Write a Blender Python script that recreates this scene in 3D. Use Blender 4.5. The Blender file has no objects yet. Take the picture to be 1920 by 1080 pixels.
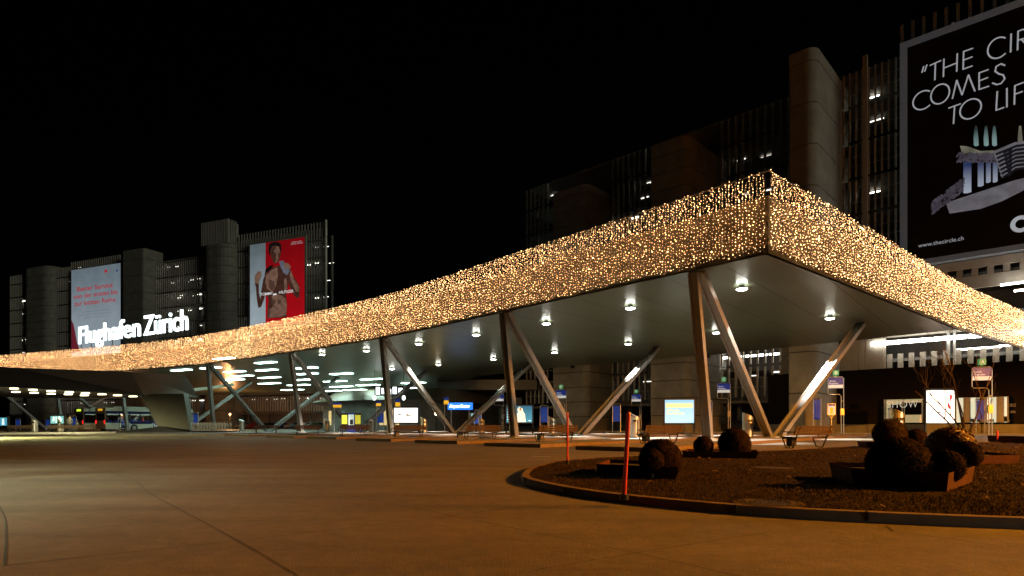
import bpy, math, random
from mathutils import Vector, Matrix
random.seed(7)
R = math.radians
sc = bpy.context.scene
F = 1130.0; CX = 960.0; HY = 797.0; CZ = 0.9       # focal length in photo pixels, horizon row, eye height
# ---------------------------------------------------------------- camera
cam = bpy.data.objects.new('camera', bpy.data.cameras.new('camera'))
sc.collection.objects.link(cam); sc.camera = cam
cam.location = (0, 0, CZ); cam.rotation_euler = (R(90), 0, 0)
cam.data.sensor_width = 36; cam.data.lens = F / 1920 * 36
cam.data.shift_y = (HY - 540) / 1920
cam.data.clip_start = 0.1; cam.data.clip_end = 3000
# ---------------------------------------------------------------- world (night sky)
w = bpy.data.worlds.new('World'); sc.world = w; w.use_nodes = True
nt = w.node_tree; bg = nt.nodes['Background']
sky = nt.nodes.new('ShaderNodeTexSky'); sky.sky_type = 'NISHITA'; sky.sun_disc = False
sky.sun_elevation = R(3); sky.sun_rotation = R(200)
nt.links.new(sky.outputs[0], bg.inputs[0]); bg.inputs[1].default_value = 0.0002
# one dim sun, added to lift the garage fronts
sl = bpy.data.lights.new('sun', 'SUN'); sl.energy = 0.38; sl.angle = R(12); sl.color = (1.0, 0.98, 0.76)
so = bpy.data.objects.new('sun', sl); sc.collection.objects.link(so)
so.rotation_euler = Vector((0.75, -0.65, 0.10)).to_track_quat('Z', 'Y').to_euler()
sc.view_settings.view_transform = 'Standard'; sc.view_settings.look = 'None'
sc.view_settings.exposure = 0; sc.view_settings.gamma = 1
sc.render.engine = 'CYCLES'
sc.cycles.use_denoising = True; sc.cycles.sample_clamp_indirect = 3; sc.cycles.use_light_tree = True
sc.cycles.max_bounces = 5; sc.cycles.diffuse_bounces = 3; sc.cycles.glossy_bounces = 3
C = sc.collection

# ---------------------------------------------------------------- helpers
def mat(name, col, rough=0.6, metal=0.0, emit=0.0, var=0.12, scale=6.0, bump=0.0, ecol=None, sample='AUTO', coat=0, spec=None, grime=None):
    m = bpy.data.materials.new(name); m.use_nodes = True
    n = m.node_tree.nodes; l = m.node_tree.links; b = n['Principled BSDF']
    b.inputs['Roughness'].default_value = rough; b.inputs['Metallic'].default_value = metal
    if spec is not None: b.inputs['Specular IOR Level'].default_value = spec
    c = (*col, 1)
    if var > 0:
        tc = n.new('ShaderNodeTexCoord'); no = n.new('ShaderNodeTexNoise'); no.inputs['Scale'].default_value = scale
        no.inputs['Detail'].default_value = 6; no.inputs['Roughness'].default_value = 0.65
        l.new(tc.outputs['Object'], no.inputs['Vector'])
        mr = n.new('ShaderNodeMapRange'); mr.inputs[1].default_value = 0.3; mr.inputs[2].default_value = 0.7
        mr.inputs[3].default_value = 1 - var; mr.inputs[4].default_value = 1 + var
        l.new(no.outputs['Fac'], mr.inputs[0])
        mx = n.new('ShaderNodeVectorMath'); mx.operation = 'SCALE'; mx.inputs[0].default_value = col
        l.new(mr.outputs[0], mx.inputs['Scale'])
        l.new(mx.outputs[0], b.inputs['Base Color'])
        if bump > 0:
            bp = n.new('ShaderNodeBump'); bp.inputs['Strength'].default_value = bump
            l.new(no.outputs['Fac'], bp.inputs['Height']); l.new(bp.outputs[0], b.inputs['Normal'])
        rr = n.new('ShaderNodeMapRange'); rr.inputs[3].default_value = max(0, rough - .08); rr.inputs[4].default_value = min(1, rough + .08)
        l.new(no.outputs['Fac'], rr.inputs[0]); l.new(rr.outputs[0], b.inputs['Roughness'])
    else:
        b.inputs['Base Color'].default_value = c
    if emit > 0:
        b.inputs['Emission Color'].default_value = (*(ecol or col), 1); b.inputs['Emission Strength'].default_value = emit
    m.cycles.emission_sampling = sample
    return m

class MB:
    def __init__(s): s.v = []; s.f = []; s.mi = []; s.cur = 0
    def add(s, vs, fs):
        o = len(s.v); s.v += [tuple(p) for p in vs]
        for f in fs: s.f.append([o + i for i in f]); s.mi.append(s.cur)
        return s
    def box(s, a, b):
        x0, y0, z0 = a; x1, y1, z1 = b
        return s.add([(x0,y0,z0),(x1,y0,z0),(x1,y1,z0),(x0,y1,z0),(x0,y0,z1),(x1,y0,z1),(x1,y1,z1),(x0,y1,z1)],
                     [(0,3,2,1),(4,5,6,7),(0,1,5,4),(1,2,6,5),(2,3,7,6),(3,0,4,7)])
    def obox(s, c, ax, ay, az):
        c = Vector(c); vs = []
        for k in (-1, 1):
            for i, j in ((-1,-1),(1,-1),(1,1),(-1,1)): vs.append(c + ax*i + ay*j + az*k)
        return s.add(vs, [(0,3,2,1),(4,5,6,7),(0,1,5,4),(1,2,6,5),(2,3,7,6),(3,0,4,7)])
    def beam(s, p0, p1, w, h, up=(0,0,1)):
        p0 = Vector(p0); p1 = Vector(p1); d = p1 - p0; L = d.length; d /= L
        sd = d.cross(Vector(up)); 
        if sd.length < 1e-4: sd = d.cross(Vector((1,0,0)))
        sd.normalize(); u = sd.cross(d)
        return s.obox((p0 + p1)/2, sd*w/2, d*L/2, u*h/2)
    def prism(s, poly, z0, z1, top=None):
        n = len(poly); t = top or poly
        vs = [(x, y, z0) for x, y in poly] + [(x, y, z1) for x, y in t]
        fs = [tuple(reversed(range(n))), tuple(range(n, 2*n))] + [(i, (i+1) % n, n+(i+1) % n, n+i) for i in range(n)]
        return s.add(vs, fs)
    def tube(s, pts, rad, n=6, cap=True):
        pts = [Vector(p) for p in pts]; rs = rad if isinstance(rad, (list, tuple)) else [rad]*len(pts)
        o = len(s.v); prev = None
        for i, p in enumerate(pts):
            d = (pts[min(i+1, len(pts)-1)] - pts[max(i-1, 0)]).normalized()
            a = prev if prev is not None else (Vector((0,0,1)) if abs(d.z) < .9 else Vector((1,0,0)))
            x = (a - d*a.dot(d))
            if x.length < 1e-5: x = d.orthogonal()
            x.normalize(); prev = x; y = d.cross(x)
            for k in range(n):
                t = 2*math.pi*k/n; s.v.append(tuple(p + (x*math.cos(t) + y*math.sin(t))*rs[i]))
        for i in range(len(pts)-1):
            for k in range(n):
                s.f.append([o+i*n+k, o+i*n+(k+1) % n, o+(i+1)*n+(k+1) % n, o+(i+1)*n+k]); s.mi.append(s.cur)
        if cap:
            s.f.append([o+k for k in reversed(range(n))]); s.mi.append(s.cur)
            e = o+(len(pts)-1)*n; s.f.append([e+k for k in range(n)]); s.mi.append(s.cur)
        return s
    def lathe(s, prof, c=(0,0,0), n=16):
        o = len(s.v)
        for r, z in prof:
            for k in range(n):
                t = 2*math.pi*k/n; s.v.append((c[0]+r*math.cos(t), c[1]+r*math.sin(t), c[2]+z))
        for i in range(len(prof)-1):
            for k in range(n):
                s.f.append([o+i*n+k, o+i*n+(k+1) % n, o+(i+1)*n+(k+1) % n, o+(i+1)*n+k]); s.mi.append(s.cur)
        s.f.append([o+k for k in reversed(range(n))]); s.mi.append(s.cur)
        e = o+(len(prof)-1)*n; s.f.append([e+k for k in range(n)]); s.mi.append(s.cur)
        return s
    def build(s, name, m, parent=None, smooth=False, loc=None, rz=0):
        me = bpy.data.meshes.new(name); me.from_pydata(s.v, [], s.f)
        for mm in (m if isinstance(m, (list, tuple)) else [m]): me.materials.append(mm)
        me.polygons.foreach_set('material_index', s.mi)
        if smooth: me.polygons.foreach_set('use_smooth', [True]*len(me.polygons))
        me.update()
        o = bpy.data.objects.new(name, me); C.objects.link(o)
        if parent: o.parent = parent
        if loc: o.location = loc
        if rz: o.rotation_euler = (0, 0, rz)
        return o

def tag(o, label, cat, group=None, kind=None):
    o['label'] = label; o['category'] = cat
    if group: o['group'] = group
    if kind: o['kind'] = kind
    return o
def thing(name, label, cat, loc=(0,0,0), rz=0, group=None):
    o = bpy.data.objects.new(name, None); C.objects.link(o); o.location = loc; o.rotation_euler = (0,0,rz)
    o.empty_display_size = 0.3
    return tag(o, label, cat, group)
def struct(o): o['kind'] = 'structure'; return o
def copy_tree(o, loc=None, rz=None, label=None, parent=None):
    c = o.copy(); C.objects.link(c); c.parent = parent
    if loc is not None: c.location = loc
    if rz is not None: c.rotation_euler = (0, 0, rz)
    if label: c['label'] = label
    for ch in list(o.children):
        d = copy_tree(ch, parent=c)
    return c
def G(px, py, z=0.15):                      # a point on level ground z
    d = (CZ - z)*F/(py - HY); return ((px - CX)/F*d, d, z)
def GD(px, d, z=0.15): return ((px - CX)/F*d, d, z)
def text_mesh(s, bold=0.0, ext=0.0, space=1.0, align='LEFT'):
    cu = bpy.data.curves.new('lettering', 'FONT'); cu.body = s; cu.offset = bold; cu.extrude = ext
    cu.space_character = space; cu.space_line = 1.0; cu.align_x = align; cu.resolution_u = 3
    o = bpy.data.objects.new('lettering', cu); C.objects.link(o)
    dg = bpy.context.evaluated_depsgraph_get(); dg.update()
    me = bpy.data.meshes.new_from_object(o.evaluated_get(dg))
    bpy.data.objects.remove(o); bpy.data.curves.remove(cu)
    return me
def text(s, name, m, parent, x0, z0, width, cap, y=0, bold=0.0, ext=0.0, space=1.0, shear=0.0):
    """lettering in the parent's local x-z plane facing local -y; cap = capital height"""
    me = text_mesh(s, bold, ext, space)
    xs = [v.co.x for v in me.vertices]; mn, mxx = min(xs), max(xs)
    sx = width/(mxx - mn); sz = cap/0.70
    for v in me.vertices:
        a, b, c = v.co; v.co = (x0 + (a - mn)*sx, y - c*1.0, z0 + b*sz + (a - mn)*sx*shear)
    me.materials.clear(); me.materials.append(m)
    o = bpy.data.objects.new(name, me); C.objects.link(o); o.parent = parent
    return o

# ---------------------------------------------------------------- materials
M = {}
M['concrete'] = mat('tower concrete', (.20,.20,.175), .85, var=.25, scale=.6, bump=.1)
M['joint'] = mat('joint shadow gap', (.03,.03,.03), .9, var=0)
M['slat'] = mat('slat aluminium', (.42,.41,.37), .5, .3, var=.15, scale=1.2)
M['deck'] = mat('deck concrete', (.16,.155,.14), .85, var=.2, scale=.8)
M['dark'] = mat('dark void', (.012,.012,.012), .9, var=0)
M['tube'] = mat('cool tube light', (1,1,1), emit=9, var=0, ecol=(1,.95,.82))
M['tube_low'] = mat('dim deck tube', (1,1,1), emit=2.2, var=0, ecol=(1,.95,.82))
M['soffit'] = mat('soffit panel', (.14,.17,.115), .33, .35, var=.18, scale=.35)
M['fascia'] = mat('fascia panel', (.24,.19,.11), .5, .1, var=.12, scale=.4)
M['steel'] = mat('strut steel', (.34,.335,.32), .38, .5, var=.12, scale=3)
M['frame'] = mat('brushed steel frame', (.5,.5,.48), .35, .7, var=.06, scale=12)
M['bin'] = mat('bin steel', (.62,.58,.5), .3, .75, var=.08, scale=10)
M['black'] = mat('black metal', (.02,.02,.02), .4, .3, var=0)
M['wood'] = mat('bench timber', (.065,.042,.028), .6, spec=.2, var=.3, scale=14, bump=.1)
M['blue'] = mat('blue panel', (.01,.03,.16), .5, var=0, emit=.25, ecol=(.02,.08,.5))
M['blue_dim'] = mat('blue sign face', (.008,.02,.10), .35, var=0, emit=.28, ecol=(.02,.06,.42))
M['white_sign'] = mat('white sign face', (.35,.36,.36), .4, var=0, emit=.45, ecol=(1,.97,.88))
M['green'] = mat('green letter cube', (.05,.25,.1), .4, var=0, emit=.5, ecol=(.10,.42,.16))
M['yellow'] = mat('yellow panel', (.6,.6,.05), .4, var=0, emit=.55, ecol=(.62,.62,.06))
M['orange_y'] = mat('amber panel', (.8,.45,.03), .4, var=0, emit=.7, ecol=(1,.5,.03))
M['white_e'] = mat('white luminous', (1,1,1), emit=3.0, var=0, ecol=(.93,1,1))
M['bulb'] = mat('fairy bulb', (1,.7,.35), emit=9, var=0, ecol=(1,.53,.22), sample='NONE')
M['wire'] = mat('brown haze wire', (.22,.15,.08), .6, var=0)  # real wires; their brown also stands in for haze behind the bulbs
M['red'] = mat('red post paint', (.48,.018,.012), .45, var=.12, scale=10)
M['corten'] = mat('rusted steel edging', (.06,.020,.012), .85, 0, var=.4, scale=5, bump=.15, spec=.1)
M['bark'] = mat('tree bark', (.10,.06,.04), .8, var=.3, scale=20, bump=.3)
M['leaf'] = mat('box foliage', (.022,.011,.006), .9, var=.5, scale=9, spec=.04)
M['leaf2'] = mat('leafy shrub foliage', (.10,.045,.018), .5, var=.6, scale=9, spec=.3)
M['glassdark'] = mat('dark tinted glass', (.01,.015,.03), .08, .0, var=0)
M['box'] = mat('black cladding', (.010,.007,.005), .7, var=.3, scale=.5, spec=.08)
M['corr'] = mat('corrugated sheet', (.42,.39,.33), .5, .2, var=.1, scale=1.5)

# ---------------------------------------------------------------- ground
def ground_mat():
    m = bpy.data.materials.new('worn concrete road'); m.use_nodes = True
    n = m.node_tree.nodes; l = m.node_tree.links; b = n['Principled BSDF']
    tc = n.new('ShaderNodeTexCoord')
    big = n.new('ShaderNodeTexNoise'); big.inputs['Scale'].default_value = .16; big.inputs['Detail'].default_value = 5
    fine = n.new('ShaderNodeTexNoise'); fine.inputs['Scale'].default_value = 5; fine.inputs['Detail'].default_value = 10; fine.inputs['Roughness'].default_value = .75
    grit = n.new('ShaderNodeTexNoise'); grit.inputs['Scale'].default_value = 90; grit.inputs['Detail'].default_value = 2
    mp = n.new('ShaderNodeMapping'); mp.inputs['Scale'].default_value = (.25, 1, 1); mp.inputs['Rotation'].default_value = (0, 0, .3)
    streak = n.new('ShaderNodeTexNoise'); streak.inputs['Scale'].default_value = 1.3; streak.inputs['Detail'].default_value = 6
    l.new(tc.outputs['Object'], mp.inputs[0]); l.new(mp.outputs[0], streak.inputs['Vector'])
    for t in (big, fine, grit): l.new(tc.outputs['Object'], t.inputs['Vector'])
    a = n.new('ShaderNodeMath'); a.operation = 'ADD'; l.new(big.outputs['Fac'], a.inputs[0]); l.new(fine.outputs['Fac'], a.inputs[1])
    a2 = n.new('ShaderNodeMath'); a2.operation = 'ADD'; l.new(a.outputs[0], a2.inputs[0]); l.new(streak.outputs['Fac'], a2.inputs[1])
    a3 = n.new('ShaderNodeMath'); a3.operation = 'MULTIPLY_ADD'; a3.inputs[1].default_value = .5; l.new(grit.outputs['Fac'], a3.inputs[0]); l.new(a2.outputs[0], a3.inputs[2])
    r = n.new('ShaderNodeValToRGB'); r.color_ramp.elements[0].position = .42; r.color_ramp.elements[1].position = .60
    r.color_ramp.elements[0].color = (.10,.09,.07,1); r.color_ramp.elements[1].color = (.215,.195,.155,1)
    d = n.new('ShaderNodeMath'); d.operation = 'DIVIDE'; d.inputs[1].default_value = 3.5; l.new(a3.outputs[0], d.inputs[0]); l.new(d.outputs[0], r.inputs[0])
    l.new(r.outputs[0], b.inputs['Base Color']); b.inputs['Roughness'].default_value = .62
    bp = n.new('ShaderNodeBump'); bp.inputs['Strength'].default_value = .6; bp.inputs['Distance'].default_value = .03
    l.new(a3.outputs[0], bp.inputs['Height']); l.new(bp.outputs[0], b.inputs['Normal'])
    return m
M['road'] = ground_mat()
M['kerb'] = mat('kerb stone', (.15,.10,.062), .75, var=.25, scale=4, bump=.1)
M['plat'] = mat('platform paving', (.27,.26,.23), .6, var=.18, scale=2.5, bump=.05)
struct(MB().add([(-500,-60,0),(500,-60,0),(500,700,0),(-500,700,0)], [(0,1,2,3)]).build('road', M['road']))
# slab joints: sheets 4 mm above
def strip(mb, pts, wd, z=.004):
    for (a, b) in zip(pts[:-1], pts[1:]):
        a = Vector((a[0], a[1], z)); b = Vector((b[0], b[1], z)); d = (b - a).normalized(); s = Vector((d.y, -d.x, 0))*wd/2
        mb.add([a - s, a + s, b + s, b - s], [(0,1,2,3)])
def smooth_pts(p, n=8):
    out = []
    for i in range(len(p)-1):
        p0 = Vector(p[max(i-1,0)]); p1 = Vector(p[i]); p2 = Vector(p[i+1]); p3 = Vector(p[min(i+2,len(p)-1)])
        for k in range(n):
            t = k/n; out.append(.5*((2*p1)+(p2-p0)*t+(2*p0-5*p1+4*p2-p3)*t*t+(3*p1-p0-3*p2+p3)*t**3))
    out.append(Vector(p[-1])); return out
g0 = lambda x, y: G(x, y, 0)[:2]
jb = MB()
strip(jb, smooth_pts([g0(60,850), g0(215,887), g0(280,925), g0(340,957), g0(445,1013), g0(560,1080)]), .009)
strip(jb, [g0(0,1062), g0(450,1014), g0(760,978), g0(1000,948)], .012)
strip(jb, [g0(1000,1070), g0(1200,1036), g0(1450,997)], .010)
strip(jb, [g0(420,880), g0(600,918), g0(1000,998), g0(1200,1039), g0(1390,1082)], .012)
strip(jb, [g0(640,880), g0(930,905)], .012)
strip(jb, [g0(1662,985), g0(1675,997)], .02); strip(jb, [g0(1675,997), g0(1920,1030)], .014)
strip(jb, smooth_pts([g0(0,950), g0(11,975), g0(14,1010), g0(12,1060)]), .010)
M['seam'] = mat('bitumen joint', (.05,.043,.035), .8, var=.2, scale=20)
struct(jb.build('road_joints', M['seam']))
dr = MB()
for i in range(7): dr.box((-8.15+i*.09, 8.2, .002), (-8.1+i*.09, 8.42, .012))
dr.box((-8.2,8.15,.001),(-7.5,8.2,.014)); dr.box((-8.2,8.42,.001),(-7.5,8.47,.014))
tag(dr.build('drain_grate', M['black']), 'dark iron drain grating in the road at the left edge', 'drain grate')
dr = MB(); dr.box((-.02,0,.002),(.5,.3,.010))
tag(dr.build('road_cover', mat('pale cover plate', (.35,.34,.3), .5, .3), loc=G(1000,857.5,0)), 'pale flat cover plate in the road beyond the kerb tip', 'access cover')

# bus platforms (structure)
noses = [(2.7,21.6),(-.8,25.4),(-4.5,29.9),(-8.5,34),(-13,39),(-17,42.5),(-22.6,48),(-29,53.5)]
ndir = [(.64,.77)]*3 + [(.61,.79),(.57,.82),(.54,.84),(.5,.866),(.48,.88)]
for (nx, ny), (dx, dy) in zip(noses, ndir):
    L = 38; px_, py_ = dy, -dx      # sideways to the right/near
    a = (nx - px_*.5, ny - py_*.5); b = (nx + px_*2.5, ny + py_*2.5)
    def off(p, u, v): return (p[0] + dx*u + px_*v, p[1] + dy*u + py_*v)
    outer = [a, b, off(b, L, 0), off(a, L, 0)]
    inner = [off(a,.16,.16), off(b,.16,-.16), off(b, L-.16, -.16), off(a, L-.16, .16)]
    k = MB(); k.prism(outer, 0, .146); struct(k.build('platform_kerb', M['kerb']))
    t = MB(); t.add([(x, y, .15) for x, y in inner], [(0,1,2,3)]); struct(t.build('bus_platform', M['plat']))
# pavement at left / far
k = MB(); k.prism([(-60,47),(-24,50.5),(-30,60),(-60,78)], 0, .12)
struct(k.build('pavement', M['plat']))
k = MB(); k.prism([(8,82),(62,38),(90,60),(20,110)], 0, .12); struct(k.build('forecourt', M['plat']))
# ---------------------------------------------------------------- grass island
front = [(.9,13.6),(.35,11.6),(.15,9.7),(.42,8.5),(1.0,7.35),(1.65,6.6),(2.4,6.0),(3.3,5.58),(4.5,5.2),(6.5,4.75),(9,4.4),(14,4.2),(24,4.6)]
back = [(34,12),(46,30),(40,37.5),(30,33),(20,27.5),(12.8,23),(9,19.8),(5,17.2),(2.2,15.2)]
fr = [tuple(p) for p in smooth_pts(front, 6)]; isl = fr + back
def inset(poly, d):
    out = []; n = len(poly); ar = sum(poly[i][0]*poly[(i+1)%n][1]-poly[(i+1)%n][0]*poly[i][1] for i in range(n))
    sg = 1 if ar > 0 else -1
    for i in range(n):
        a, b, c = Vector(poly[i-1]), Vector(poly[i]), Vector(poly[(i+1) % n])
        t = ((b-a).normalized() + (c-b).normalized()).normalized(); out.append((b.x - t.y*d*sg, b.y + t.x*d*sg))
    return out
inn = inset(isl, .13)
k = MB(); n_ = len(isl)
vs = [(x,y,0) for x,y in isl]+[(x,y,.092) for x,y in inset(isl,.015)]+[(x,y,.092) for x,y in inn]+[(x,y,.02) for x,y in inn]
fs = []
for q in range(3): fs += [(q*n_+i, q*n_+(i+1)%n_, (q+1)*n_+(i+1)%n_, (q+1)*n_+i) for i in range(n_)]
k.add(vs, fs); struct(k.build('island_kerb', M['kerb']))
kj = MB()
for i in range(0, len(fr)-2, 7):
    p = Vector(fr[i]); t = (Vector(fr[i+1])-p).normalized(); nrm = Vector((-t.y, t.x))
    c_ = p + nrm*.06; kj.obox((c_.x, c_.y, .056), Vector((t.x, t.y, 0))*.006, Vector((nrm.x, nrm.y, 0))*.068, Vector((0,0,.040)))
struct(kj.build('kerb_joints', M['seam']))
M['grass_base'] = mat('turf soil', (.026,.017,.008), .95, var=.5, scale=5, bump=.4, spec=.05)
M['grass'] = mat('grass blades', (.062,.038,.014), .9, var=.6, scale=2.2, spec=.05)
gb = MB(); gb.add([(x,y,.085) for x,y in inn], [tuple(range(len(inn)))]); struct(gb.build('lawn', M['grass_base']))
def inside(p, poly):
    x, y = p; c = False; j = len(poly)-1
    for i in range(len(poly)):
        if (poly[i][1] > y) != (poly[j][1] > y) and x < (poly[j][0]-poly[i][0])*(y-poly[i][1])/(poly[j][1]-poly[i][1])+poly[i][0]: c = not c
        j = i
    return c
gm = MB(); rnd = random.random
cnt = 0
while cnt < 65000:
    d = 4.6 + 17*rnd()**1.9; x = (-.1+1.0*rnd())*d
    if not inside((x, d), inn): cnt += .2; continue
    h = (.010 + .018*rnd()) * (1 + .4*math.sin(x*3)*math.sin(d*2.3)); a = rnd()*6.28; wd = .003 + d*.00035
    dx, dy = math.cos(a)*wd, math.sin(a)*wd; lx, ly = (rnd()-.5)*.04, (rnd()-.5)*.04
    gm.add([(x-dx,d-dy,.083),(x+dx,d+dy,.083),(x+lx,d+ly,.085+h)], [(0,1,2)]); cnt += 1
tag(gm.build('grass', M['grass']), 'short dark winter grass on the traffic island', 'grass', kind='stuff')
M['deadleaf'] = mat('fallen leaf', (.13,.08,.035), .8, var=.3, spec=.1)
gm = MB()
for i in range(260):
    d = 5.5 + 22*rnd(); x = (.05+.85*rnd())*d
    if d > 17: x = (.75+.15*rnd())*d
    if not inside((x, d), inn): continue
    a = rnd()*6.28; s_ = .018 + .02*rnd() + d*.0012; u = Vector((math.cos(a), math.sin(a), .3))*s_; v = Vector((-math.sin(a), math.cos(a), .2))*s_*.7
    c_ = Vector((x, d, .125)); gm.add([c_-u, c_-v, c_+u, c_+v], [(0,1,2,3)])
tag(gm.build('fallen_leaves', M['deadleaf']), 'scattered dry fallen leaves on the island lawn', 'leaves', kind='stuff')
# manholes on the lawn
def manhole(px, py, r, label):
    x, y, z = G(px, py, .09)
    t = thing('manhole', label, 'manhole cover', (x, y, .048))
    MB().lathe([(r*1.3,0),(r*1.3,.045),(r*1.05,.050),(r*1.02,.03)], n=32).build('concrete_ring', mat('dirty concrete ring', (.07,.05,.03), .9, spec=.1), t)
    MB().lathe([(r,0),(r,.05),(r*.8,.056),(r*.78,.050),(r*.2,.052)], n=32).build('lid', mat('manhole iron', (.05,.04,.03), .6, .5), t)
manhole(1440, 943, .27, 'round manhole cover with a concrete rim, in the front of the lawn')
manhole(1447, 877, .30, 'round manhole cover farther back in the lawn, between the planters')

# ---------------------------------------------------------------- parking garages
def each(mb, name, m, parent):
    for i in range(0, len(mb.v), 8):
        MB().add(mb.v[i:i+8], [(0,3,2,1),(4,5,6,7),(0,1,5,4),(1,2,6,5),(2,3,7,6),(3,0,4,7)]).build(name, m, parent)
class Facade:
    def __init__(s, a, b, px0):       # plane d = a/(1+b r)
        s.a, s.b = a, b; r = (px0-CX)/F; d = a/(1+b*r); s.o = Vector((r*d, d)); s.u = Vector((1, -b)).normalized()
        s.rz = math.atan2(s.u.y, s.u.x); s.v = Vector((-s.u.y, s.u.x))     # into the building
    def s_at(s, px, y=0):
        r = (px-CX)/F; o = s.o + s.v*y; return (r*o.y - o.x)/(s.u.x - r*s.u.y)
    def d_at(s, px, y=0): return (s.o + s.v*y + s.u*s.s_at(px, y)).y
    def z_at(s, px, py, y=0): return CZ + (HY-py)/F*s.d_at(px, y)
    def sz(s, px, py, y=0): return s.s_at(px, y), s.z_at(px, py, y)
    def world(s, ss, y=0, z=0): p = s.o + s.u*ss + s.v*y; return (p.x, p.y, z)
A1 = Facade(122.3, .412, 20); A2 = Facade(102.2, .9425, 990)

def rounded_tower(mb, s0, s1, w, z0, z1, rad):
    rl = rad if rad > 1.3 else .25
    pts = [(s0, 2), (s0, -w+rl)] + [(s0+rl-rl*math.cos(t*math.pi/12), -w+rl-rl*math.sin(t*math.pi/12)) for t in range(1, 6)] + [(s0+rl, -w), (s1-rad, -w)]
    pts += [(s1-rad+rad*math.sin(t*math.pi/12), -w+rad-rad*math.cos(t*math.pi/12)) for t in range(1, 6)] + [(s1, -w+rad), (s1, 2)]
    mb.prism(pts, z0, z1); return pts
def tower(fc, parent, pl, pc, pr, top_py, rad=1.6, pitch=2.1, w=None, cap=0):
    if w is None:
        lo, hi = 0, 30
        for _ in range(40):
            m_ = (lo+hi)/2
            # px of the front right corner
            p = fc.o + fc.u*fc.s_at(pr) - fc.v*m_; 
            if CX + F*p.x/p.y > pc: lo = m_
            else: hi = m_
        w = lo
    s1 = fc.s_at(pr); s0 = fc.s_at(pl, -w); ztop = fc.z_at((pl+pc)/2, top_py, -w)
    mb = MB(); jm = MB(); z = 0; gap = .10
    while z < ztop - .3:
        z1 = min(z + pitch, ztop); rounded_tower(mb, s0, s1, w, z, z1 - gap, rad); z = z1
    rounded_tower(jm, s0+.07, s1-.07, w-.07, 0.0, ztop-.2, rad)
    t = mb.build('stair_tower', M['concrete'], parent)
    jm.build('joint_core', M['joint'], t)
    if cap:
        cm = MB(); k = 0; s = s0+.4
        while s < s1-.3:
            cm.box((s, -w+.3, ztop), (s+.22, -w+.5, ztop+cap)); s += .55
        y = -w+.5
        while y < 0:
            cm.box((s1-.5, y, ztop), (s1-.3, y+.22, ztop+cap)); y += .55
        cm.box((s0+.6,-w+.7,ztop),(s1-.7,1,ztop+cap-.4))
        cm.build('roof_louvres', M['slat'], t)
    return s0, s1, w
def bay(fc, parent, pa, pb, ztop, floors, pitch=.78, z_bottom=4.2, lit=1.0, seed=1, slat_w=.26):
    rr = random.Random(seed); s0, s1 = fc.s_at(pa), fc.s_at(pb)
    sm = MB(); s = s0
    while s < s1:
        z = z_bottom
        while z < ztop-.1:
            z1 = min(z + 3.65, ztop); sm.box((s, -.25, z), (s+slat_w, .05, z1)); z += 4.0
        s += pitch
    sm.build('slat_screen', M['slat'], parent)
    rl = MB(); z = z_bottom + 1.2
    while z < ztop:
        rl.box((s0, .06, z), (s1, .14, z+.07)); rl.box((s0, .06, z+1.1), (s1, .14, z+1.16)); z += 4.0
    rl.build('rail', M['slat'], parent)
    tb = MB(); tl = MB(); z = z_bottom + 3.2; ncar = 0
    while z < ztop+.5:
        s = s0 + rr.random()*2
        while s < s1-1.2:
            L = min(1.4, s1-s)
            q = rr.random()*(.5 if z < 9.5 else 1)
            yy = 1.5 + rr.random()*(2 if fc is A1 else 8)
            if q < .25*lit: tb.box((s, yy, z-.1), (s+L, yy+.12, z))
            elif q < .75: tl.box((s, yy, z-.1), (s+L, yy+.12, z))
            s += L + 1.0 + rr.random()*2.5
        z += 4.0
    each(tb, 'deck_light', M['tube'], parent); each(tl, 'deck_light', M['tube_low'], parent)
    # cars and pillars glimpsed behind the slats are part of the deck clutter
    pm = MB(); s = s0 + 1
    while s < s1: pm.box((s, 2.5, 0), (s+.4, 2.9, ztop-1)); s += 6.5
    pm.build('pillar', M['deck'], parent)

# left garage
g1 = thing('parking_garage', 'distant multi-storey parking garage with banded round towers, left', 'parking garage', (A1.o.x, A1.o.y, 0), A1.rz)
s_end = A1.s_at(612)
bk = MB(); bk.box((0, 4, 0), (s_end-3.3, 4.4, 46)); bk.build('rear_wall', M['deck'], g1)
dk = MB(); z = 4.0
while z < 46: dk.box((.1, .3, z-.35), (s_end-3.3, 3.95, z-.03)); z += 4.0
dk.build('deck', M['deck'], g1)
for a, b, py, sd in ((20,41,517,1),(107,134,502,2),(226,232,494,3),(293,374,487,4),(444,612,440,5)):
    bay(A1, g1, a, b, A1.z_at((a+b)/2, py), 9, lit=1.6 if a == 293 else .9, seed=sd)
bay(A1, g1, 134, 226, 14, 3, seed=9)
tower(A1, g1, 40, 92, 107, 500, rad=3.0, pitch=2.25, cap=0)
tower(A1, g1, 230, 270, 293, 467, rad=.8, pitch=4.5)
tower(A1, g1, 373, 428, 445, 457, rad=3.4, pitch=2.25, cap=5.8)
pp = MB(); pp.tube([(s_end+.1,-.3,0),(s_end+.1,-.3,48.5)], .28); 
for z in range(6, 48, 6): pp.box((s_end-.3,-.5,z),(s_end+.1,.1,z+.3))
pp.build('corner_pipe', M['slat'], g1)
# crown of louvres above the poster bays
lm = MB()
for a, b, p1 in ((134,226,485),(448,612,428)):
    s = A1.s_at(a); zt = A1.z_at((a+b)/2, p1)
    while s < A1.s_at(b): lm.box((s,-.2,zt-3.4),(s+.25,.1,zt)); s += .9
lm.build('roof_louvres', M['slat'], g1)

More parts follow.
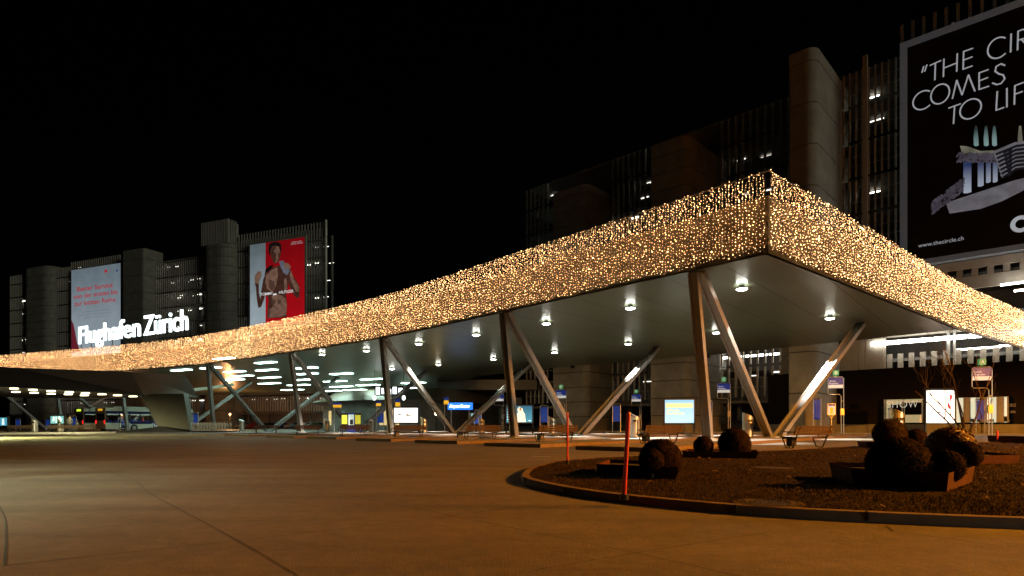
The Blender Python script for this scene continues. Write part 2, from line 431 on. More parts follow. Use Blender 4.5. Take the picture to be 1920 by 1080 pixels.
# right garage
g2 = thing('parking_garage', 'nearer concrete and slat parking garage rising behind the canopy', 'parking garage', (A2.o.x, A2.o.y, 0), A2.rz)
s_end = A2.s_at(2150)
MB().box((-.6, 10, 0), (s_end, 10.4, 39.5)).build('rear_wall', M['deck'], g2)
dk = MB(); z = 4.0
while z < 41: dk.box((.1, .3, z-.35), (s_end-.1, 9.95, z-.03)); z += 4.0
dk.build('deck', M['deck'], g2)
for a, b, sd in ((988,1034,11),(1149,1217,12),(1353,1477,13)):
    bay(A2, g2, a, b, 39.6, 9, lit=.4, seed=sd, z_bottom=4.4, pitch=.9, slat_w=.2)
bay(A2, g2, 1581, 1690, 39.8, 9, lit=1.4, seed=15, z_bottom=12.2, pitch=.62, slat_w=.15)
tower(A2, g2, 1036, 1100, 1148, 352, rad=1.0, pitch=2.1)
tower(A2, g2, 1219, 1290, 1350, 262, rad=1.0, pitch=2.1)
tower(A2, g2, 1478, 1530, 1581, 92, rad=1.0, pitch=4.2)
# mast strip between slat bays and flood lit pieces
mm = MB(); s = A2.s_at(1620); mm.box((s,-.6,12),(s+.45,-.3,41)); mm.build('mast', M['slat'], g2)
# roof teeth above the big billboard
lm = MB(); s = A2.s_at(1690)
while s < s_end: lm.box((s,-.5,40.6),(s+.26,-.3,42.8)); s += .95
lm.build('roof_louvres', M['slat'], g2)
# parapets under the billboard
pb = MB(); s0 = A2.s_at(1690); pb.box((s0,-.9,16.2),(s_end,-.5,17.0)); pb.box((s0,-.9,14.2),(s_end,-.5,15.4))
s = s0
while s < s_end: pb.box((s,-.8,15.4),(s+.5,-.6,16.2)); s += 1.2
pb.build('parapet', M['corr'], g2)
# lit deck behind the canopy end: white fascia and tubes
lf = MB(); s0 = A2.s_at(1640); lf.box((s0,-.35,10.2),(s_end,.2,11.0)); lf.build('deck_fascia', M['corr'], g2)
tb = MB()
s = A2.s_at(1640)
while s < s_end: tb.box((s, -1.5, 9.35), (s+2.6, -1.1, 9.70)); s += 2.75
s = A2.s_at(1353)
while s < A2.s_at(1470): tb.box((s, .4, 9.4), (s+2.6, .65, 9.6)); s += 2.9
for s_, z_ in ((A2.s_at(1880),13.9),(A2.s_at(1905),13.2),(A2.s_at(1820),8.5),(A2.s_at(1870),8.6),(A2.s_at(1790),8.5)): tb.box((s_, 1.5 if z_<10 else -2.2, z_), (s_+2.2, 1.7 if z_<10 else -2.0, z_+.16))
each(tb, 'deck_light', mat('strong deck tubes', (1,1,1), emit=14, var=0, ecol=(1,.96,.86)), g2)
bl = MB(); s = A2.s_at(1665)
while s < s_end: bl.box((s,-.5,6.8),(s+.48,-.35,8.4)); s += .98
bl.build('balustrade', M['corr'], g2)
cw = MB(); s = A2.s_at(1519)
while s < A2.s_at(1664): cw.box((s,-1.2,6.75),(s+.42,-.95,10.1)); cw.box((s+.42,-1.1,6.75),(s+.6,-.95,10.1)); s += .6
cw.build('corrugated_wall', M['corr'], g2)
cw = MB(); cw.box((A2.s_at(1470),-1.0,6.75),(A2.s_at(1519)-.05,-.6,8.6)); cw.box((A2.s_at(1470),-1.0,8.72),(A2.s_at(1519)-.05,-.6,10.4)); cw.build('concrete_panel', M['concrete'], g2)
pp = MB(); s = A2.s_at(1780); pp.tube([(s,-.7,6.8),(s,-.7,14)], .16); pp.tube([(s+.5,-.7,6.8),(s+.5,-.7,14)], .12); pp.build('drain_pipe', M['frame'], g2)

# ---------------------------------------------------------------- billboards (prints glow of themselves, in place of floodlighting)
def facade_thing(fc, name, label, cat, y, px=None):
    p = fc.world(fc.s_at(px or 0), y) if px else fc.world(0, y)
    return thing(name, label, cat, p, fc.rz)
class Board:
    """a thing lying parallel to a facade, y metres out; parts traced in its own plane"""
    def __init__(s, fc, y, name, label, cat, px, z=0):
        s.fc, s.y = fc, y; s.s0 = fc.s_at(px, y); s.z0 = z
        s.t = thing(name, label, cat, fc.world(s.s0, y, z), fc.rz)
    def p(s, px, py): a, b = s.fc.sz(px, py, s.y); return a - s.s0, b - s.z0
    def poly(s, pts, name, m, k=1, th=.01, raw=False):
        q = [s.p(*a) for a in pts] if not raw else pts
        y0 = -.012*k; mb = MB(); n = len(q)
        mb.add([(a, y0, b) for a, b in q] + [(a, y0+th, b) for a, b in q], [tuple(range(n)), tuple(reversed(range(n, 2*n)))] + [(i, n+i, n+(i+1) % n, (i+1) % n) for i in range(n)])
        return mb.build(name, m, s.t)
    def write(s, txt, x0, y0, x1, cap, m, k=6, bold=0, name='lettering', space=1, y1=None):
        a, z = s.p(x0, y0); b, _ = s.p(x1, y0); cz = cap/F*s.fc.d_at((x0+x1)/2, s.y)
        if y1 is not None: z = (z + s.p(x1, y1)[1])/2
        return text(txt, name, m, s.t, a, z, b-a, cz, y=-.012*k, bold=bold, space=space)
def pic(name, col, e):
    m = em(name, col, e); n = m.node_tree.nodes; l = m.node_tree.links
    tc = n.new('ShaderNodeTexCoord'); no = n.new('ShaderNodeTexNoise'); no.inputs['Scale'].default_value = .9; no.inputs['Detail'].default_value = 8; l.new(tc.outputs['Object'], no.inputs['Vector'])
    mr = n.new('ShaderNodeMapRange'); mr.inputs[1].default_value = .32; mr.inputs[2].default_value = .68; mr.inputs[3].default_value = e*.6; mr.inputs[4].default_value = e*1.25; l.new(no.outputs['Fac'], mr.inputs[0])
    l.new(mr.outputs[0], n['Principled BSDF'].inputs['Emission Strength']); return m
def em(name, col, e): return mat(name, (col[0]*.6, col[1]*.6, col[2]*.6), .6, var=0, emit=e, ecol=col, sample='NONE')
# Bester Service poster
b = Board(A1, -1.2, 'billboard', 'tall pale blue banner with red German slogan on the far left garage', 'billboard', 134)
zt, zb = b.p(180,500)[1], b.p(180,668)[1]; sw = b.p(226,500)[0]
MB().box((-.3,.0,zb-.3),(sw+.3,.5,zt+.3)).build('frame', M['slat'], b.t)
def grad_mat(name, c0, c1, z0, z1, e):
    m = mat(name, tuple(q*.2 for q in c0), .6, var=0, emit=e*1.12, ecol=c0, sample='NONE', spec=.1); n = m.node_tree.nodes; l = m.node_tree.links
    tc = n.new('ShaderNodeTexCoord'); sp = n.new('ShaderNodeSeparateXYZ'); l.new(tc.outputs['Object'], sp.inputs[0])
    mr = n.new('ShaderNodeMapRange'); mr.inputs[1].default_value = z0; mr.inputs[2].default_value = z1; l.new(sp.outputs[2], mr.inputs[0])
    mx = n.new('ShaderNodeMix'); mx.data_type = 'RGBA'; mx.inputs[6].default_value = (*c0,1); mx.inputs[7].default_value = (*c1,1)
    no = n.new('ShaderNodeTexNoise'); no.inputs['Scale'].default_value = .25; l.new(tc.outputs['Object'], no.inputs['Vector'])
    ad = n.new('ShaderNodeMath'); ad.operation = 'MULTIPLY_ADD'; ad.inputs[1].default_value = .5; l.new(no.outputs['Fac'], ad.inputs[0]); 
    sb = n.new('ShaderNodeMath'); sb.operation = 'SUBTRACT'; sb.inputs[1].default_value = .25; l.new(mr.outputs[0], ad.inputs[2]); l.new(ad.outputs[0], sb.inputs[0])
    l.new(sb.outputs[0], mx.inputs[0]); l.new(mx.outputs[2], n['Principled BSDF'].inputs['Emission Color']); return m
b.poly([(0,zb),(sw,zb),(sw,zt),(0,zt)], 'banner', grad_mat('pale sky print', (.45,.53,.60), (.17,.22,.26), zb, zt, .55), raw=True)  # banner emission replaces the lamps that light it from outside
rd = em('red print', (.42,.02,.03), .8); gy = em('grey print', (.12,.13,.15), .8)
b.write('Bester Service', 145, 544, 212, 8.5, rd, bold=.012, y1=541); b.write('von der ersten bis', 138, 558.5, 221, 8.5, rd, bold=.012, y1=553); b.write('zur letzten Reihe.', 140, 572, 219, 8.5, rd, bold=.012, y1=567)
b.write('Bei unserem gratis-WLAN-Service', 154, 585, 205, 2.4, gy, y1=583); b.write('und 40 weiteren Services genießen Sie', 149, 591, 209, 2.4, gy, y1=588); b.write('und höchsten Komfort.', 157, 596.5, 200, 2.4, gy, y1=594)
b.poly([(134,600),(138,608),(141,622),(144,640),(148,652),(152,658),(134,662)], 'red_shape', em('dark red print', (.16,.015,.03), .7), k=2)
b.poly([(196,507),(198,505),(201,507),(201,511),(196,511)], 'emblem', rd, k=2); b.poly([(218,506),(221,505),(221,509),(218,510)], 'emblem', em('navy print', (.03,.06,.25), .7), k=2)
b.write('vernetzt', 202, 510, 216, 2, gy)
# red and white fashion poster
b = Board(A1, -1.2, 'billboard', 'red and white clothing advert with bare-chested man, on the left garage', 'billboard', 469)
zt, zb = b.p(520,452)[1], b.p(520,608)[1]; sw = b.p(571,500)[0]; sr = b.p(498,500)[0]
MB().box((-.4,.0,zb-.4),(sw+.4,.5,zt+.4)).build('frame', M['slat'], b.t)
b.poly([(0,zb),(sr,zb),(sr,zt),(0,zt)], 'white_panel', grad_mat('cool white print', (.46,.56,.62), (.13,.17,.19), zb, zt, .55), raw=True)  # both poster panels glow instead of being lit from outside
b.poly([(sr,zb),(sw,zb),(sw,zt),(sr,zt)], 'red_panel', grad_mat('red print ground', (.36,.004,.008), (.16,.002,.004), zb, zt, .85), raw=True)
zp = lambda pts: [(440+x/5.4, 420+y/5.4) for x, y in pts]
skin = pic('printed skin light', (.24,.13,.09), .6); skd = pic('printed skin shade', (.075,.03,.02), .6); hair = em('printed black', (.008,.006,.006), .6); den = pic('printed denim', (.16,.17,.22), .6)
b.poly(zp([(205,600),(215,640),(225,760),(240,850),(268,840),(300,760),(320,640),(350,600),(320,500),(290,560),(270,680),(262,760),(245,700),(245,600)]), 'printed_arm', skd, k=2)
b.poly(zp([(205,520),(240,480),(270,480),(275,520),(250,580),(240,610),(205,600)]), 'printed_hand', skin, k=3)
b.poly(zp([(560,430),(575,500),(640,600),(660,660),(655,740),(635,752),(600,720),(560,640),(530,560),(520,480)]), 'printed_arm', skd, k=2)
b.poly(zp([(572,470),(600,560),(655,640),(650,690),(620,680),(580,600),(555,520)]), 'printed_arm_light', skin, k=3)
b.poly(zp([(310,470),(380,440),(450,420),(520,440),(545,520),(540,640),(520,720),(530,800),(525,930),(530,945),(330,955),(335,850),(345,760),(310,680),(300,560)]), 'printed_torso', skd, k=3)
b.poly(zp([(318,520),(370,470),(430,440),(440,520),(415,640),(380,690),(330,660),(312,600)]), 'printed_chest', skin, k=4)
b.poly(zp([(400,700),(470,720),(520,760),(530,830),(520,920),(460,940),(350,950),(340,860),(380,850),(400,790),(375,740)]), 'printed_belly', skin, k=4)
mid = em('printed skin mid', (.10,.05,.035), .65)
b.poly(zp([(350,560),(400,580),(412,640),(380,680),(345,640)]), 'printed_chest_shade', mid, k=5)
b.poly(zp([(380,760),(410,770),(420,800),(395,815),(370,790)]), 'printed_belly_shade', mid, k=5)
b.poly(zp([(430,765),(470,770),(475,800),(440,812)]), 'printed_belly_shade', mid, k=5)
b.poly(zp([(500,560),(520,540),(535,640),(515,700),(500,660)]), 'printed_torso_light', skin, k=4)
b.poly(zp([(330,950),(345,860),(365,850),(360,930),(350,952)]), 'printed_hip_shade', mid, k=5)
b.poly(zp([(395,835),(402,828),(412,835),(404,842)]), 'printed_navel', hair, k=5)
b.poly(zp([(360,240),(375,215),(440,215),(465,260),(468,310),(450,370),(425,400),(400,398),(370,340)]), 'printed_face', skd, k=5)
b.poly(zp([(425,225),(450,235),(460,290),(440,300),(440,330),(448,345),(430,385),(412,392),(415,350),(428,320),(415,290),(395,285)]), 'printed_face_light', skin, k=6)
b.poly(zp([(345,260),(352,205),(390,185),(440,182),(472,205),(475,290),(462,270),(455,230),(420,218),(385,225),(365,260),(362,320),(350,310)]), 'printed_hair', hair, k=7)
b.poly(zp([(385,292),(410,288),(412,294),(388,299)]), 'printed_eye', hair, k=7); b.poly(zp([(425,284),(448,280),(448,286),(427,291)]), 'printed_eye', hair, k=7); b.poly(zp([(402,362),(432,356),(432,364),(404,370)]), 'printed_mouth', hair, k=7)
b.poly(zp([(450,380),(490,370),(545,430),(560,480),(530,520),(500,500),(470,440)]), 'printed_jacket', den, k=6)
b.poly(zp([(500,400),(540,395),(570,430),(560,470),(530,440),(510,460)]), 'printed_hand', skin, k=7)
b.poly(zp([(310,470),(345,430),(395,410),(380,450),(330,490)]), 'printed_jacket', hair, k=6)
b.write('TOMMY      HILFIGER', 488.5, 556, 551, 5.2, em('white print', (.75,.75,.75), .8), k=9, bold=.01, y1=547)
b.poly([(512.5,551),(519,550),(519,553),(512.5,554)], 'flag_mark', em('white mark', (.8,.8,.8), .8), k=9)
b.write('STORE HOTEL', 547, 455.5, 566, 2, em('white print', (.6,.6,.6), .6), k=3, y1=453); b.write('TOMMY ZÜRICH', 545, 459.5, 568, 2.3, em('white print', (.6,.6,.6), .6), k=3, y1=456)
# circle billboard
b = Board(A2, -1.6, 'billboard', 'huge black billboard with thin white capitals, top right', 'billboard', 1688, 0)
zt, zb = 40.2, 17.1; sw = b.p(2110,100)[0]; fwd = .62
M['bbframe'] = mat('glowing billboard frame', (.20,.215,.24), .5, .2, emit=.04, ecol=(.6,.65,.72))  # small own glow stands in for light falling on the frame
fm = MB(); fm.box((0,-.2,zb),(fwd,.9,zt)); fm.box((sw-fwd,-.2,zb),(sw,.9,zt)); fm.box((fwd,-.2,zt-fwd),(sw-fwd,.9,zt)); fm.box((fwd,-.2,zb),(sw-fwd,.9,zb+fwd*.8))
fm.build('frame', M['bbframe'], b.t)
b.poly([(fwd,zb+.6),(sw-fwd,zb+.6),(sw-fwd,zt-fwd),(fwd,zt-fwd)], 'banner', mat('black vinyl', (.01,.01,.012), .5, var=0), raw=True)
wp = em('white print', (.40,.42,.45), .65)
# slogan drawn as thin strokes, in board plane
def strokes(board, segs, wd, name, m, k=4):
    mb = MB()
    for pts in segs:
        q = [board.p(*p) for p in pts]
        for i in range(len(q)-1):
            a = Vector((q[i][0], -.012*k, q[i][1])); c = Vector((q[i+1][0], -.012*k, q[i+1][1])); d = (c-a)
            if d.length < 1e-4: continue
            d.normalize(); n_ = Vector((d.z, 0, -d.x))*wd/2; e = d*wd*.3
            mb.add([a-n_-e, a+n_-e, c+n_+e, c-n_+e], [(0,1,2,3)])
    return mb.build(name, m, board.t)
def arc(cx, cy, rx, ry, a0, a1, sk=-.30, n=20):
    return [(cx+rx*math.cos(R(a0+(a1-a0)*i/n)), cy-ry*math.sin(R(a0+(a1-a0)*i/n))+(rx*math.cos(R(a0+(a1-a0)*i/n)))*sk) for i in range(n+1)]
sg = [[(1729,136),(1732,125)],[(1734,134),(1738,122)],
 [(1744,123),(1764,114)],[(1754,118.5),(1753,150)],            # T
 [(1770,111),(1769,144)],[(1795,101),(1794,134)],[(1770,128),(1795,118)],  # H
 [(1807,97),(1806,130)],[(1807,97),(1824,91)],[(1807,113),(1823,107)],[(1806,130),(1823,124)],
 arc(1872,90,20,19,50,310),                                # C
 [(1896,64),(1895,98)],
 [(1909,59),(1908,94)], [(1909,59),(1918,55.5),(1925,58),(1926,66),(1922,72),(1909,76)], [(1915,74),(1928,87)],
 arc(1731,188,19,17,50,310), arc(1763,176.5,17.5,18,0,360),
 [(1786,185),(1794,151),(1804,178),(1816,141),(1828,171)],
 [(1836,137),(1836,168)],[(1836,137),(1853,131)],[(1836,152),(1852,146)],[(1836,168),(1854,162)],
 [(1884,123),(1877,120),(1868,125),(1866,134),(1873,139),(1881,141),(1884,148),(1877,157),(1869,159),(1861,156)],
 [(1779,203),(1801,195)],[(1790,199),(1788,232)],
 arc(1820,204.5,20,18,0,360),
 [(1870,172),(1868,207),(1882,202)],[(1888,166),(1888,201)],[(1903,161),(1902,196)],[(1903,161),(1919,155)],[(1903,177),(1917,172)]]
strokes(b, sg, .125, 'slogan', wp)
b.write('www.thecircle.ch', 1722, 463, 1807, 7.5, wp, bold=.0, y1=452)
strokes(b, [arc(1914,420,15,12,50,310,-.15)], .35, 'slogan', wp, k=5)
# picture of a luminous model building
zq = lambda pts: [(1600+x/3.6, 200+y/3.6) for x, y in pts]
pa = pic('printed pale', (.20,.20,.23), .5); pm_ = pic('printed mid grey', (.10,.09,.12), .5); pc_ = pic('printed cream', (.22,.22,.17), .5)
def zr(y0, y1): return b.p(*zq([(840,y0)])[0])[1], b.p(*zq([(840,y1)])[0])[1]
pt = grad_mat('printed teal glow', (.32,.50,.50), (.0,.01,.012), *zr(265,150), .45); pbu = grad_mat('printed blue glow', (.55,.62,.75), (.02,.05,.16), *zr(560,380), .5)
b.poly(zq([(625,650),(1080,500),(1160,480),(1160,560),(1000,640),(860,690),(650,722)]), 'printed_plinth', pa, k=2)
b.poly(zq([(720,264),(770,268),(860,300),(940,295),(1000,300),(1060,285),(1150,300),(1150,340),(1060,345),(980,350),(880,335),(800,310),(735,318)]), 'printed_roof', pc_, k=2)
rr = random.Random(4); sp = MB()
for i in range(900):
    x = 700+rr.random()*360; y = 310+rr.random()*65 + (x-700)*.02
    if rr.random() < .4: x = 530+rr.random()*220; y = 640-(x-530)*.75+rr.random()*90
    a, z = b.p(*zq([(x, y)])[0]); e = .03+.10*rr.random(); sp.add([(a-e,-.04,z),(a,-.04,z-e),(a+e,-.04,z),(a,-.04,z+e)], [(0,1,2,3)])
sp.build('printed_foliage', pm_, b.t)
for x, c_ in ((828,pt),(896,pt),(952,pt),(1126,pc_)): b.poly(zq([(x-14,262),(x-16,210),(x-8,130),(x+8,130),(x+16,210),(x+18,262),(x,268)]), 'printed_light_beam', c_, k=3)
for x, y0, y1, w_ in ((770,375,585,27),(860,375,540,20),(912,375,515,16),(958,375,512,16)): b.poly(zq([(x-w_,y0),(x+w_,y0),(x+w_,y1-8),(x,y1),(x-w_,y1)]), 'printed_light_shaft', pbu, k=3)
st = []
for i in range(9):
    y = 270+i*26; st.append(zq([(960+i*8, y+40),(1090, y-14),(1152, y-22)])); st.append(zq([(1010+i*6,y+30),(1060,y+2),(1050,y+20)]))
strokes(b, st[:14], .40, 'printed_terrace', pa, k=4)
strokes(b, [[(x+2, y+3.2) for x, y in q] for q in st[:14]], .22, 'printed_terrace_shade', em('printed shade', (.012,.012,.016), .5), k=5)
b.poly([(1784,43),(1790,41),(1790,53),(1784,55)], 'top_panel', M['bbframe'], k=1)

# ---------------------------------------------------------------- black showroom box
sx0 = A2.s_at(1440, -2.5); sh = thing('showroom', 'black flat-roofed showroom pavilion with lit shop windows, right', 'showroom', A2.world(sx0, -2.5), A2.rz)
L = A2.s_at(2150, -2.5)-sx0
f = lambda px: A2.s_at(px, -2.5)-sx0
zh = lambda px, py: A2.z_at(px, py, -2.5)
wz0, wz1 = 1.15, 3.55
wb = MB()
w0 = f(1645); w1 = f(1900)
wb.box((0,0,1.0),(w0,.4,6.5)); wb.box((w0,0,wz1),(L,.4,6.5)); wb.box((w1,0,1.0),(L,.4,wz1)); wb.box((0,.4,1.0),(.4,3.2,6.5)); wb.box((w0,.4,1.0),(w0+.2,2.2,wz1))
wb.box((w0,2.3,0),(L,2.45,wz1+.2)); wb.build('wall', M['box'], sh)
MB().box((-.1,-.15,6.5),(L,3.0,6.75)).build('roof', M['box'], sh)
MB().box((-.1,-.06,0),(L,.6,.98)).build('plinth', M['concrete'], sh)
M['shopglow'] = mat('lit shop interior', (.6,.5,.3), .7, emit=.55, ecol=(.62,.50,.24), var=.3, scale=1.2)
M['shopglow2'] = mat('lit shop display', (.6,.6,.5), .7, emit=.9, ecol=(.8,.75,.5), var=.3, scale=2)
def cell(pa, pb, m, full=True):
    t = MB().box((f(pa), .9, wz0 if full else wz0+.2), (f(pb), 1.0, wz1)).build('window', m, sh); return t
w = cell(1658,1690, M['shopglow']); MB().box((f(1665), .8, 1.9),(f(1690)-.1,.86,3.05)).build('blind', M['box'], w)
w = cell(1692,1728, M['shopglow']); MB().box((f(1693), .8, 1.95),(f(1728),.86,3.2)).build('blind', M['box'], w)
w = cell(1791,1805, M['shopglow2']); w = cell(1815,1835, M['shopglow2']); w = cell(1840,1867, M['shopglow2']); w = cell(1874,1888, M['shopglow2'])
mu = MB()
for p in (1657,1690.5,1728,1790,1806,1836.5,1868,1888): mu.box((f(p),.02,wz0),(f(p)+.12,.3,wz1))
for p in (1806,1836.5,1868): mu.box((f(p)+.14,.02,wz0),(f(p)+.55,.3,wz1))
each(mu, 'mullion', M['frame'], sh)
rr = random.Random(8); dm = MB()
for i in range(26):
    p = 1794+rr.random()*90; x = f(p); h = .15+rr.random()*.5; dm.box((x,.55,wz0+.05),(x+.15+rr.random()*.25,.75,wz0+h))
dm.build('display_item', mat('display goods', (.25,.18,.1), .6), sh)
wl = em('window lettering', (.75,.70,.55), .75)
for ch, p in (('S',1663),('H',1673.5),('O',1687),('W',1703),('A',1793)):
    a = f(p); wd_ = {'S':8,'H':9.5,'O':14,'W':18,'A':10}[ch]; text(ch, 'lettering', wl, sh, a, 2.65, f(p+wd_)-a, .78, y=-.03, bold=-.015)
cl = mat('grey facade letters', (.30,.26,.18), .6, var=0, emit=.12, ecol=(.5,.42,.25))
text('CIRCLE', 'lettering', cl, sh, f(1514), zh(1545,743.5), f(1562.5)-f(1514), .62, y=-.04, bold=-.015, space=1.05)
text('AT ZURICH AIRPORT', 'lettering', cl, sh, f(1537), zh(1545,748), f(1561)-f(1537), .14, y=-.04)
text('CIRCLE', 'lettering', cl, sh, f(1893), 2.6, f(1905)-f(1893), .28, y=-.04); text('OPEN', 'lettering', cl, sh, f(1895), 2.0, f(1904)-f(1895), .22, y=-.04)

# ---------------------------------------------------------------- main canopy
HB, HF, HT = 8.0, 10.4, 11.4
outer = [(10.6,24.9),(8.1,27.8),(-.7,38),(-10.5,49),(-22,59.3),(-36.3,70.6),(-50,78.5),(-77.5,91),(-112,104)]
oc = [tuple(p) for p in smooth_pts(outer[1:], 6)]; oc = [outer[0]] + oc
right = [(10.6,24.9),(22.0,34.9),(33,44.6),(47.6,56.1)]
inner = [(33,44.8),(27,52.6),(20.4,60.8),(7.7,72),(-4.6,87),(-12,110),(-20,128),(-43,134),(-75,142),(-120,150)]
can = thing('canopy', 'vast flat crescent bus station canopy on leaning steel struts', 'canopy', (10.6,24.9,0))
def loc(p): return (p[0]-10.6, p[1]-24.9) + tuple(p[2:])
plan = list(reversed(oc)) + right[1:3] + inner
mb = MB(); mb.prism([loc(p) for p in plan], HB, HB+.35); mb.build('soffit', M['soffit'], can)
mb = MB(); mb.prism([loc(p) for p in inset(plan, 1.2)], HB+.36, HF-.2); mb.build('roof_deck', M['deck'], can)
# panel seams on the soffit
sm = MB()
for i in range(-14, 26):
    a = Vector((-.7 + i*3.2*-.6, 38 + i*3.2*.74)); 
    for j in range(40):
        p = a + Vector((.64,.77))*j*1.2; q = a + Vector((.64,.77))*(j*1.2+1.2)
        if inside(p, plan) and inside(q, plan): strip(sm, [loc((p.x,p.y)), loc((q.x,q.y))], .03, HB-.004)
sm.build('soffit_seam', M['joint'], can)
# fascia band
def band(path, z0, z1, t, name, m, closed=False):
    mb = MB()
    for a, c in zip(path[:-1], path[1:]):
        a = Vector(loc(a)); c = Vector(loc(c)); d = (c-a).normalized(); n_ = Vector((-d.y, d.x))*t
        mb.add([(a.x,a.y,z0),(c.x,c.y,z0),(c.x,c.y,z1),(a.x,a.y,z1),(a.x+n_.x,a.y+n_.y,z0),(c.x+n_.x,c.y+n_.y,z0),(c.x+n_.x,c.y+n_.y,z1),(a.x+n_.x,a.y+n_.y,z1)],
               [(0,1,2,3),(7,6,5,4),(3,2,6,7),(1,0,4,5)])
    return mb.build(name, m, can)
edge = list(reversed(oc)) + right[1:]
band([(x,y) for x,y in edge], HB+.0, HF, .15, 'fascia', M['fascia'])
# fairy light curtain : bulbs on hanging wires
def curtain(path, name, label, dens):
    t = thing(name, label, 'light curtain', (path[0][0], path[0][1], HB), 0, 'fairy light curtains along the canopy edge')
    ox, oy = path[0]; vs = []; fs = []; wm = MB()
    rr = random.Random(len(path))
    step = .155
    carry = 0
    for a, c in zip(path[:-1], path[1:]):
        a = Vector(a); c = Vector(c); d = c-a; L = d.length; d /= L; n_ = Vector((d.y, -d.x))
        s = carry
        while s < L:
            ph = rr.random(); top = HT - .25*rr.random()**2; bot = HB + .05 + .12*rr.random()
            z = top
            bx, by = a.x+d.x*s, a.y+d.y*s
            dist = math.hypot(bx, by)
            if dist < 75:
                wx, wy = bx+n_.x*.1-ox, by+n_.y*.1-oy
                wm.add([(wx-d.x*.010,wy-d.y*.010,bot-HB),(wx+d.x*.010,wy+d.y*.010,bot-HB),(wx+d.x*.010,wy+d.y*.010,top-HB),(wx-d.x*.010,wy-d.y*.010,top-HB)], [(0,1,2,3)])
            while z > bot:
                x = bx + d.x*(rr.random()-.5)*.11 + n_.x*(.10+.06*rr.random()) - ox
                y = by + d.y*(rr.random()-.5)*.11 + n_.y*(.10+.06*rr.random()) - oy
                r = .0095 + .021*rr.random()**3
                r += .013*max(0,min(1,(dist-30)/40))
                if rr.random() < .04: r *= 1.6
                o = len(vs); zz = z-HB
                vs += [(x-r,y,zz),(x,y-r,zz),(x+r,y,zz),(x,y+r,zz),(x,y,zz-r),(x,y,zz+r)]
                fs += [(o,o+1,o+5),(o+1,o+2,o+5),(o+2,o+3,o+5),(o+3,o,o+5),(o+1,o,o+4),(o+2,o+1,o+4),(o+3,o+2,o+4),(o,o+3,o+4)]
                z -= dens*(.62 if z > HF-.1 else .9)*(.55+.9*rr.random())*(1+max(0,min(1,(dist-30)/40))*.45)
            s += step*(1+max(0,min(1,(dist-30)/40))*.4)
        carry = s - L
    me = bpy.data.meshes.new('bulbs'); me.from_pydata(vs, [], fs); me.materials.append(M['bulb'])
    o = bpy.data.objects.new('bulbs', me); C.objects.link(o); o.parent = t; o['kind'] = 'stuff'
    wm.build('hanging_wires', M['wire'], t)
curtain(list(reversed(oc))[:-1] + [(10.6,24.9)], 'light_curtain', 'long curtain of warm fairy lights along the curved canopy front', .155)
curtain(right, 'light_curtain', 'curtain of warm fairy lights on the right end of the canopy', .165)
band([(x,y) for x,y in edge], HT+.0, HT+.05, .05, 'curtain_rail', M['steel'])

# struts
def ibeam(mb, p0, p1, w, h, side):
    p0, p1 = Vector(p0), Vector(p1); d = (p1-p0).normalized(); s = Vector(side); s = (s - d*s.dot(d)).normalized(); u = d.cross(s)
    c = (p0+p1)/2; L = (p1-p0).length/2
    mb.obox(c, s*(w/2), d*L, u*.05); 
    for k in (-1, 1): mb.obox(c + s*k*(w/2+.035), s*.035, d*L, u*(h/2))
mods = [((8.3,27.7),(.64,.77),(1.5,2.4),(7.55,9.1)), ((-.7,38),(.64,.77),(.85,-1.5),(5.3,5.6)), ((-10.8,49.2),(.6,.8),(.9,.2),(5.4,7.2)),
        ((-21.9,59),(.5,.86),(.7,1.6),(4.5,7.7)), ((-35.8,70.4),(.45,.89),(.7,.6),(4.0,8)), ((-52.5,80.2),(.42,.9),(.7,1),(4,8)), ((-66,86.5),(.4,.92),(.7,1),(3.6,8.3)), ((-82,93.5),(.38,.925),(.7,1),(3.5,8.3))]
for (ax, ay), (nx, ny), b1, b2 in mods:
    A = Vector((ax-10.6, ay-24.9)); n_ = Vector((nx, ny)); A = A + n_*.35; tdir = Vector((ny, -nx))
    B1 = A + Vector(b1) - n_*.35; B2 = A + Vector(b2) - n_*.35; T3 = A + n_*(21.5) if ax < 5 else Vector((24.3-10.6, 41.9-24.9))
    side = (tdir.x, tdir.y, 0)
    for p, q, wd in ((A - tdir*.10, B1, .30), (A + tdir*.20, B2 - tdir*.15, .30), (T3, B2 + tdir*.25 + n_*.25, .40)):
        mb = MB(); ibeam(mb, (p.x,p.y,HB-.01), (q.x,q.y,.15), wd, .34, side); s_ = mb.build('strut', M['steel'], can)
    for q in (B1, B2 + n_*.12):
        mb = MB(); mb.lathe([(.55,.15),(.55,.20),(.3,.24)], (q.x,q.y,0), 16); mb.build('base_plate', M['steel'], can)
for fx, fy in ((19.6,60.6),(7.2,71.8),(-4.8,86),(28,51)):  # added wash lights with made-up housings, to brighten the garage towers
    mb = MB(); mb.box((fx-10.6-.25, fy-24.9-.15, HB-.35),(fx-10.6+.25, fy-24.9+.15, HB-.02)); mb.build('added_flood', M['black'], can)
    ld = bpy.data.lights.new('added_wash_light', 'SPOT'); ld.energy = 900; ld.spot_size = R(130); ld.spot_blend = .7; ld.color = (1,.58,.24); ld.shadow_soft_size = .15
    lo = bpy.data.objects.new('added_wash_light', ld); C.objects.link(lo); lo.parent = can; lo.location = (fx-10.6+.25, fy-24.9+.3, HB-.42); lo.rotation_euler = Vector((-.69,-.73,.45)).to_track_quat('Z','Y').to_euler()
